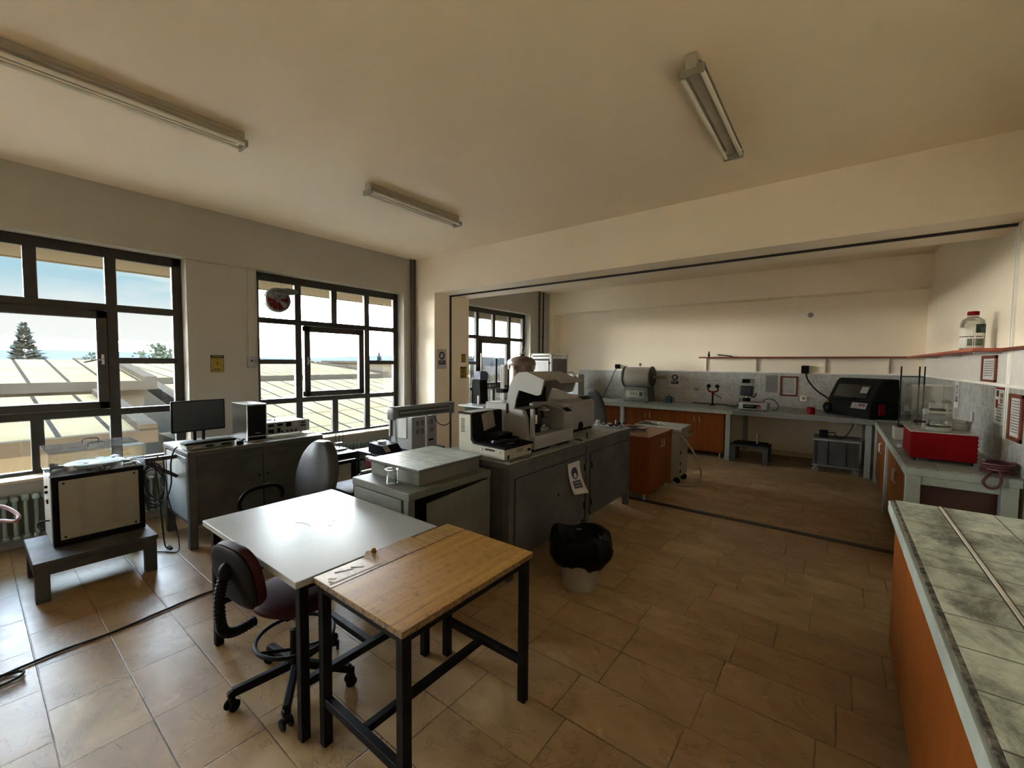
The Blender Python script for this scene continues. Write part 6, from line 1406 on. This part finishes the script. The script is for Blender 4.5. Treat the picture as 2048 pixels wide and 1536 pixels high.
T = thing('small_bottle', 'tiny dark bottle at the left end of the long back wall shelf', 'bottle', (-2.02, 8.98, 1.795)); b = B(); b.lathe([(0.001, 0), (0.022, 0), (0.022, 0.055), (0.012, 0.07), (0.012, 0.09), (0.001, 0.09)], (-2.02, 8.98, 1.795), 16); b.build('body', mat('brown_glass', (0.08, 0.03, 0.015), 0.2), T); B().cyl((-2.02, 8.98, 1.885), (-2.02, 8.98, 1.90), 0.014, 12).build('cap', M_black, T)
T = thing('hand_tool', 'black flat tool lying aslant on the long back wall shelf', 'tool', (-1.70, 8.98, 1.795)); B().bar((-1.86, 8.96, 1.835), (-1.60, 8.98, 1.805), 0.03, 0.02, 0.004).build('handle', M_black, T); B().bar((-1.60, 8.98, 1.804), (-1.50, 8.99, 1.799), 0.02, 0.008).build('blade', M_steel, T)
T = thing('big_bottle', 'large clear plastic bottle with a red cap and printed label on the right wall shelf', 'bottle', (0.925, 5.42, 1.795))
c_ = (0.925, 5.42, 1.795)
b = B(); b.lathe([(0.001, 0.002), (0.072, 0.002), (0.078, 0.012), (0.078, 0.22), (0.068, 0.262), (0.040, 0.285), (0.034, 0.292), (0.034, 0.305), (0.031, 0.305), (0.031, 0.288), (0.064, 0.258), (0.074, 0.22), (0.074, 0.014), (0.001, 0.006)], c_, 40, cap=False); b.build('body', M_acryl, T)
b = B(); b.lathe([(0.001, 0), (0.038, 0), (0.038, 0.03), (0.034, 0.034), (0.001, 0.034)], (0.925, 5.42, 2.097), 24); b.build('cap', M_red, T)
def band(z0, z1, a0, a1, r, m_, nm):
    b = B(); n = 14
    for k in range(n):
        A0, A1 = RAD(a0 + (a1 - a0) * k / n), RAD(a0 + (a1 - a0) * (k + 1) / n)
        b.quad(*[(0.925 + r * cos(a), 5.42 + r * sin(a), z) for a, z in ((A0, z0), (A1, z0), (A1, z1), (A0, z1))])
    o = b.build(nm, m_, T); md = o.modifiers.new('t', 'SOLIDIFY'); md.thickness = 0.0008
band(1.81, 1.99, 190, 320, 0.0815, M_trim, 'label'); band(1.94, 2.015, 275, 330, 0.0822, mat('dark_green_print', (0.02, 0.07, 0.04), 0.5), 'green_patch'); band(1.905, 1.912, 190, 325, 0.0822, M_ink, 'label_line'); band(1.83, 1.89, 240, 320, 0.0822, mat('green_print', (0.30, 0.42, 0.25), 0.5), 'label_print')
# under the open work table
T = thing('low_stool', 'dark grey low stool under the left part of the open work table', 'stool', (-1.13, 8.15, 0))
B().box(-1.41, -0.84, 7.94, 8.36, 0.265, 0.30, 0.004).build('top', M_greyd, T)
for x in (-1.405, -0.925):
    for y in (7.945, 8.275): B().box(x, x + 0.08, y, y + 0.08, 0, 0.265, 0.003).build('leg', M_greyd, T)
T = thing('tray', 'dark shallow tray lying on the low stool under the work table', 'tray', (-1.12, 8.15, 0.30)); B().box(-1.36, -0.88, 8.0, 8.32, 0.30, 0.325, 0.006).build('tray', M_black, T); B().cyl((-1.02, 8.10, 0.325), (-1.02, 8.10, 0.50), 0.02, 16).build('bottle_neck', M_lgrey, T)
T = thing('wheeled_crate', 'dark grey crate with a pale rim on casters under the open work table', 'crate', (0.02, 8.3, 0))
b = B().box(-0.25, 0.30, 8.02, 8.50, 0.12, 0.50, 0.006)
b.build('body', M_greyd, T)
b = B()
for x in (-0.25, -0.10, 0.12, 0.275): b.box(x, x + 0.025, 8.008, 8.02, 0.14, 0.49)
b.build('rib', M_greyd, T)
b = B().box(-0.27, 0.32, 8.0, 8.52, 0.495, 0.525, 0.004); b.build('rim', M_lgrey, T); B().box(-0.27, 0.32, 8.0, 8.52, 0.10, 0.125, 0.004).build('bottom_rim', M_mgrey, T)
for x in (-0.22, 0.26):
    for y in (8.04, 8.46): caster(T, x, y, 0.3, 0.04, m=M_lgrey)
T = thing('transformer_box', 'small black box with a lead on top of the wheeled crate', 'box', (-0.13, 8.2, 0.525)); B().box(-0.19, -0.08, 8.12, 8.24, 0.527, 0.64, 0.012, 2).build('body', M_black, T); B().tube([(-0.08, 8.18, 0.60), (0.0, 8.18, 0.61), (0.02, 8.18, 0.55), (0.08, 8.17, 0.535), (0.14, 8.16, 0.58), (0.20, 8.14, 0.70), (0.22, 8.14, 0.79)], 0.006, 8).build('lead', M_black, T)

# ------------------------------------------------------------ right counter things
T = thing('grinding_machine', 'bright red machine with a clear acrylic cover at the end of the right counter', 'machine', (0.70, 5.05, ZC))
B().box(0.505, 0.89, 4.812, 5.30, 0.890, 1.105, 0.003).build('case', M_red, T); b = B()
for k in range(6): b.cyl((0.89, 4.83 + 0.0, 0.92 + k * 0.033), (0.895, 4.83, 0.92 + k * 0.033), 0.008, 8)
b.build('side_bolts', M_black, T)
B().box(0.498, 0.897, 4.806, 5.31, 1.105, 1.112, 0.001).build('steel_top', M_steel, T)
for x in (0.53, 0.86):
    for y in (4.84, 5.26): B().cyl((x, y, ZC), (x, y, 0.892), 0.016, 12).build('foot', M_rubber, T)
for x0, x1, z0, z1 in ((0.60, 0.635, 1.112, 1.28), (0.735, 0.775, 1.112, 1.28)): B().box(x0, x1, 5.03, 5.10, z0, z1, 0.003).build('side_post', M_steel, T)
B().box(0.60, 0.775, 5.02, 5.11, 1.19, 1.235, 0.004).build('carriage', M_mgrey, T); B().cyl((0.61, 4.99, 1.26), (0.77, 4.99, 1.26), 0.012, 12).build('cross_rod', M_steel, T); B().cyl((0.635, 5.06, 1.265), (0.735, 5.06, 1.265), 0.025, 16).build('roller', M_black, T)
for x in (0.64, 0.74):
    B().cyl((x, 5.06, 1.235), (x, 5.06, 1.34), 0.006, 10).build('spindle', M_steel, T); b = B(); b.lathe([(0.001, 0), (0.028, 0), (0.034, 0.012), (0.022, 0.026), (0.010, 0.032), (0.001, 0.034)], (x, 5.06, 1.335), 20); b.build('knob', M_mgrey, T)
b = B(); b.lathe([(0.001, 0), (0.075, 0), (0.078, 0.025), (0.070, 0.03), (0.001, 0.03)], (0.69, 5.0, 1.112), 36); b.build('wheel_base', M_white, T); b = B(); b.lathe([(0.001, 0), (0.072, 0), (0.074, 0.010), (0.001, 0.014)], (0.69, 5.0, 1.143), 36); b.build('black_disc', M_black, T); b = B(); b.lathe([(0.001, 0), (0.066, 0), (0.066, 0.012), (0.001, 0.015)], (0.69, 5.0, 1.157), 36); b.build('steel_disc', M_chrome, T)
B().cyl((0.55, 5.0, 1.175), (0.615, 5.0, 1.175), 0.010, 12).build('side_shaft', M_black, T); B().box(0.535, 0.56, 4.98, 5.02, 1.16, 1.19, 0.004).build('grip', M_black, T)
B().cyl((0.775, 5.0, 1.19), (0.85, 5.0, 1.19), 0.006, 10).build('arm', M_steel, T); B().box(0.845, 0.86, 4.985, 5.015, 1.175, 1.205, 0.003).build('arm_end', M_mgrey, T)
b = B(); t_ = 0.004
b.box(0.500, 0.504, 4.83, 5.28, 1.112, 1.485); b.box(0.504, 0.745, 4.83, 4.834, 1.112, 1.485); b.box(0.504, 0.745, 5.276, 5.28, 1.112, 1.485); b.box(0.500, 0.745, 4.83, 5.28, 1.485, 1.489); b.box(0.741, 0.745, 4.834, 5.276, 1.112, 1.485)
M_acr2 = glassmat('scratched_acrylic', (0.93, 0.93, 0.91), 0.035, dirt=0.015)
b.build('acrylic_cover', M_acr2, T)
b = B(); b.lathe([(0.055, 0), (0.085, 0.003), (0.088, 0.07), (0.092, 0.074), (0.084, 0.075), (0.080, 0.012), (0.001, 0.008)], (0.825, 5.18, 1.112), 32, cap=False); b.build('steel_bowl', M_steel, T)
T = thing('rubber_hose_coil', 'dark red hose coiled on the end of the right counter and hanging over its edge', 'hose', (0.93, 4.62, ZC))
B().tube([(0.955 + (0.075 + 0.012 * sin(t * 1.9)) * cos(t * 0.8), 4.60 + (0.085 + 0.012 * cos(t * 2.3)) * sin(t * 0.8), 0.876 + 0.0022 * t) for t in range(36)], 0.009, 8).build('coil', M_redhose, T)
B().tube([(0.92, 4.56, 0.90), (0.90, 4.48, 0.885), (0.875, 4.452, 0.86), (0.86, 4.449, 0.82), (0.885, 4.447, 0.785), (0.925, 4.447, 0.79), (0.945, 4.449, 0.83), (0.945, 4.47, 0.885), (0.95, 4.55, 0.90)], 0.009, 8).build('hanging_loop', M_redhose, T)
T = thing('white_control_box', 'small cream box with a black knob behind the red machine on the right counter', 'box', (0.58, 6.0, ZC)); B().box(0.50, 0.70, 6.00, 6.20, 0.868, 1.0, 0.005).build('case', M_cream, T); B().cyl((0.62, 6.0, 0.96), (0.62, 5.985, 0.96), 0.018, 14).build('knob', M_black, T); B().box(0.53, 0.67, 6.03, 6.17, 1.0, 1.02, 0.004).build('top_plate', M_black, T)
T = thing('rod_rack', 'thin black rod rack standing behind the acrylic cover on the right counter', 'rack', (0.70, 6.5, ZC))
for x, y in ((0.57, 6.45), (0.72, 6.45), (0.77, 6.52)): B().cyl((x, y, 0.88), (x, y, 1.645), 0.007, 8).build('rod', M_blackm, T)
b = B().cyl((0.57, 6.45, 1.53), (0.72, 6.45, 1.53), 0.005, 8); b.build('cross_rod', M_blackm, T); B().cyl((0.72, 6.45, 1.53), (0.77, 6.52, 1.53), 0.005, 8).build('cross_rod', M_blackm, T); B().box(0.53, 0.82, 6.40, 6.56, ZC, 0.882, 0.003).build('base', M_blackm, T)
T = thing('white_clip', 'small white hook stuck on the right wall tiles right of the acrylic cover', 'hook', (1.058, 5.95, 1.17)); B().box(1.04, 1.058, 5.93, 5.97, 1.12, 1.21, 0.006).build('hook', M_white, T)
T = thing('jar_lid', 'small white tub lying beside the red machine on the right counter', 'tub', (0.50, 5.42, ZC)); b = B(); b.lathe([(0.001, 0), (0.035, 0), (0.037, 0.03), (0.030, 0.033), (0.001, 0.033)], (0.52, 5.52, ZC), 24); b.build('tub', M_white, T); B().cyl((0.52, 5.52, 0.898), (0.52, 5.52, 0.904), 0.012, 12).build('lid_button', M_mgrey, T)
# ------------------------------------------------------------ outside: eaves, roofs, trees
def roofmat(name, sy, sx):
    m, nt, b = newmat(name)
    pos, x, y, z = worldpos(nt)
    def ln(v, s, w_):
        fr = math_(nt, 'FRACT', math_(nt, 'DIVIDE', math_(nt, 'ADD', v, 200.0), s)); e = math_(nt, 'MULTIPLY', math_(nt, 'MINIMUM', fr, math_(nt, 'SUBTRACT', 1.0, fr)), s)
        return math_(nt, 'LESS_THAN', e, w_)
    l1 = ln(y, sy, 0.032); l2 = math_(nt, 'MULTIPLY', ln(x, sx, 0.05), 0.45)
    c = ramp(nt, noise(nt, pos, 0.6, 5), [(0.35, (0.0260, 0.0190, 0.0098)), (0.6, (0.0305, 0.0230, 0.0125))])
    c = mixc(nt, math_(nt, 'MAXIMUM', l1, l2), c, (0.005, 0.004, 0.003))
    nt.links.new(c, b.inputs['Base Color']); b.inputs['Roughness'].default_value = 0.8; b.inputs['Specular IOR Level'].default_value = 0
    return m
M_roof = roofmat('cream_seamed_roof', 0.62, 1.4)
M_tree = mat('dark_conifer_green', (0.0105, 0.0125, 0.0105), 0.9, var=0.4, k=1, spec=0)
M_bush = mat('hazy_green_foliage', (0.0135, 0.0160, 0.0105), 0.9, var=0.3, k=1, spec=0)
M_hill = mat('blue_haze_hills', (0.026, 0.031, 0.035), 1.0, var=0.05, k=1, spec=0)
M_ground = mat('pale_gravel_ground', (0.05, 0.04, 0.03), 0.95, var=0.1, k=1, spec=0)
struct(B().box(-900, -6.5, -500, 600, -4.2, -4.0).build('ground', M_ground))
# our own eaves: soffit boards and fascia beyond the window heads
b = B().box(-8.03, -5.92, -6, 12.0, 2.90, 2.96); b.box(-8.06, -8.0, -6, 12.0, 2.885, 3.25); b.box(-6.7, -6.62, -6, 12, 2.875, 2.905)
struct(b.build('trim_40', M_stucco))
def shed(name, x0, x1, y0, y1, ze, zr, zb, label):
    """block with a seamed roof rising away from us (towards -X)"""
    T = thing(name, label, 'building', ((x0 + x1) / 2, (y0 + y1) / 2, zb))
    B().box(x1 + 0.1, x0 - 0.25, y0 + 0.2, y1 - 0.2, zb, ze - 0.18).build('wall', M_stucco, T)
    B().prism([(x0, ze - 0.03), (x0, ze + 0.0), (x1, zr), (x1, zr - 0.03)], 'y', y0 + 0.15, y1 - 0.15).build('roof', M_roof, T)
    b = B().box(x0 - 0.02, x0 + 0.12, y0, y1, ze - 0.20, ze + 0.02)
    b.prism([(x0 + 0.1, ze - 0.2), (x0 + 0.1, ze + 0.12), (x1, zr + 0.12), (x1, zr - 0.2)], 'y', y1 - 0.25, y1)
    b.prism([(x0 + 0.1, ze - 0.2), (x0 + 0.1, ze + 0.12), (x1, zr + 0.12), (x1, zr - 0.2)], 'y', y0, y0 + 0.25)
    b.build('fascia', M_fascia, T)
    return T
shed('building', -14.0, -18.6, -14, 3.05, 1.10, 1.63, -4, 'cream building with a seamed pitched roof seen through the nearest window')
shed('building', -9.5, -13.6, -12, 2.05, 0.42, 0.85, -4, 'lower cream building with a seamed roof in front of the pitched roofed one')
shed('building', -19.0, -27.0, 3.6, 13.8, 1.00, 1.56, -4, 'wide low building with a seamed roof seen through the middle window')
shed('building', -8.0, -17.5, 3.6, 60, -0.55, 0.85, -4, 'nearest roof with dark slanting seams filling the lower panes of the middle window')
shed('building', -30.0, -36.0, 4.0, 34, 1.10, 1.60, -4, 'distant low building with a seamed roof behind the wide one')
T = thing('building', 'tall pale block standing at the right of the middle window view', 'building', (-22, 16.5, -4))
B().box(-26, -20.0, 14.2, 19, -4, 1.55).build('wall', M_stucco, T); B().box(-26.2, -19.8, 14.0, 19.2, 1.55, 1.68).build('fascia', M_fascia, T)
def conifer(px, py, z0, h, r, label, seed):
    T = thing('conifer_tree', label, 'tree', (px, py, z0), 0, None)
    R = random.Random(seed)
    B().cyl((px, py, z0), (px, py, z0 + h), 0.16, 8, 0.02).build('trunk', M_pipe, T)
    b = B()
    n = 40
    for k in range(n):
        f = (k + R.random() * 0.3) / n; z = z0 + h * (0.12 + 0.86 * f); rr = r * (1 - f) ** 0.85 + 0.06
        for j in range(13):
            a = 2 * pi * (j + R.random()) / 13; l = rr * (0.65 + 0.5 * R.random())
            d = V((cos(a), sin(a), 0)); p = V((px, py, z + R.uniform(-0.12, 0.12)))
            s = V((-d.y, d.x, 0)) * (0.20 * l + 0.10)
            tip = p + d * l + V((0, 0, l * (0.10 - 0.25 * (1 - f)) + 0.1)); mid = p + d * l * 0.5 + V((0, 0, -0.06 * l))
            th = V((0, 0, 0.10 + 0.10 * l))
            vs = [p, mid + s, tip, mid - s, mid + th]
            v = [b.bm.verts.new(q) for q in vs]
            for t in ((0, 1, 4), (1, 2, 4), (2, 3, 4), (3, 0, 4), (0, 3, 2, 1)): b.bm.faces.new([v[i] for i in t])
    b.build('foliage', M_tree, T)
def bush(px, py, z0, h, r, label, seed):
    T = thing('leafy_tree', label, 'tree', (px, py, z0)); R = random.Random(seed)
    B().cyl((px, py, z0), (px, py, z0 + h * 0.5), 0.14, 8, 0.08).build('trunk', M_pipe, T)
    b = B()
    for k in range(800):
        a = R.random() * 2 * pi; q = R.random() ** 0.5; e = R.random() * pi - pi / 2
        c = V((px + r * q * cos(a) * cos(e), py + r * q * sin(a) * cos(e), z0 + h * 0.62 + h * 0.36 * q * sin(e)))
        d = V((R.uniform(-1, 1), R.uniform(-1, 1), R.uniform(-1, 1))).normalized(); s = 0.045 * r + 0.06 * R.random() * r
        u = d.orthogonal().normalized() * s; v_ = d.cross(u).normalized() * s
        v = [b.bm.verts.new(x) for x in (c + u, c + v_, c - u, c - v_, c + d * s * 0.7)]
        for t in ((0, 1, 4), (1, 2, 4), (2, 3, 4), (3, 0, 4), (3, 2, 1, 0)): b.bm.faces.new([v[i] for i in t])
    b.build('foliage', M_bush, T)
conifer(-40.0, 2.4, -4, 8.1, 2.3, 'tall dark conifer rising behind the pitched roof', 3)
TR = [(-60, 13.4, 7.6, 2.6), (-64, 20.2, 7.0, 2.8), (-75, 10.5, 6.6, 2.4)]
LB = ['rounded hazy tree at the right of the nearest window view, left of its pair', 'rounded hazy tree at the right of the nearest window view, right of its pair', 'small round tree just right of the tall conifer']
for (x, y, h, r), l in zip(TR, LB): bush(x, y, -4, h, r, l, int(y))
conifer(-60, 42.0, -4, 7.4, 1.6, 'thin conifer on the horizon of the middle window, left of two', 5)
conifer(-60, 46.0, -4, 7.0, 1.4, 'thin conifer on the horizon of the middle window, right of two', 6)
conifer(-36, 46, -4, 8.2, 1.3, 'slim conifer seen through the back room window, left of two', 8)
conifer(-36, 53, -4, 8.4, 1.6, 'slim conifer seen through the back room window, right of two', 9)
bush(-26, 39.5, -4, 6.6, 3.2, 'green leafy tree below the conifers of the back room window view', 12)
b = B(); pts = []
for i in range(61):
    a = -0.5 + 1.6 * i / 60; R0 = 700
    h = 6 + 9 * (0.5 + 0.5 * sin(a * 9 + 1)) * (0.5 + 0.5 * sin(a * 3.1))
    pts.append((-R0 * cos(a), R0 * sin(a), h))
for p, q in zip(pts, pts[1:]):
    b.bm.faces.new([b.bm.verts.new(v) for v in ((p[0], p[1], -4), (q[0], q[1], -4), (q[0], q[1], q[2]), (p[0], p[1], p[2]))])
    b.bm.faces.new([b.bm.verts.new(v) for v in ((p[0] * 1.25, p[1] * 1.25, -4), (q[0] * 1.25, q[1] * 1.25, -4), (q[0], q[1], q[2]), (p[0], p[1], p[2]))])
struct(b.build('hills', M_hill))

# ------------------------------------------------------------ repeats share a group phrase
GR = {'base_cabinet': 'orange laminate base cabinets under the counters', 'building': 'pale buildings outside the windows', 'conifer_tree': 'conifers outside the windows',
      'leafy_tree': 'leafy trees outside the windows', 'warning_sign': 'yellow hazard signs', 'safety_notice': 'white safety notices with blue symbols', 'framed_notice': 'red brown framed notices',
      'wall_socket': 'white sockets on the back wall tiles', 'industrial_socket': 'black wall sockets', 'office_chair': 'black office chairs', 'power_cable': 'loose power cables',
      'counter': 'mint and tiled counters', 'wall_shelf': 'red brown wall shelves', 'low_stool': 'dark grey low stools', 'work_table': 'work tables', 'vented_machine': 'black framed machines with cream panels'}
for o in C.objects:
    if o.parent is None and 'category' in o.keys() and 'group' not in o.keys():
        k = o.name.split('.')[0]
        if k in GR: o['group'] = GR[k]
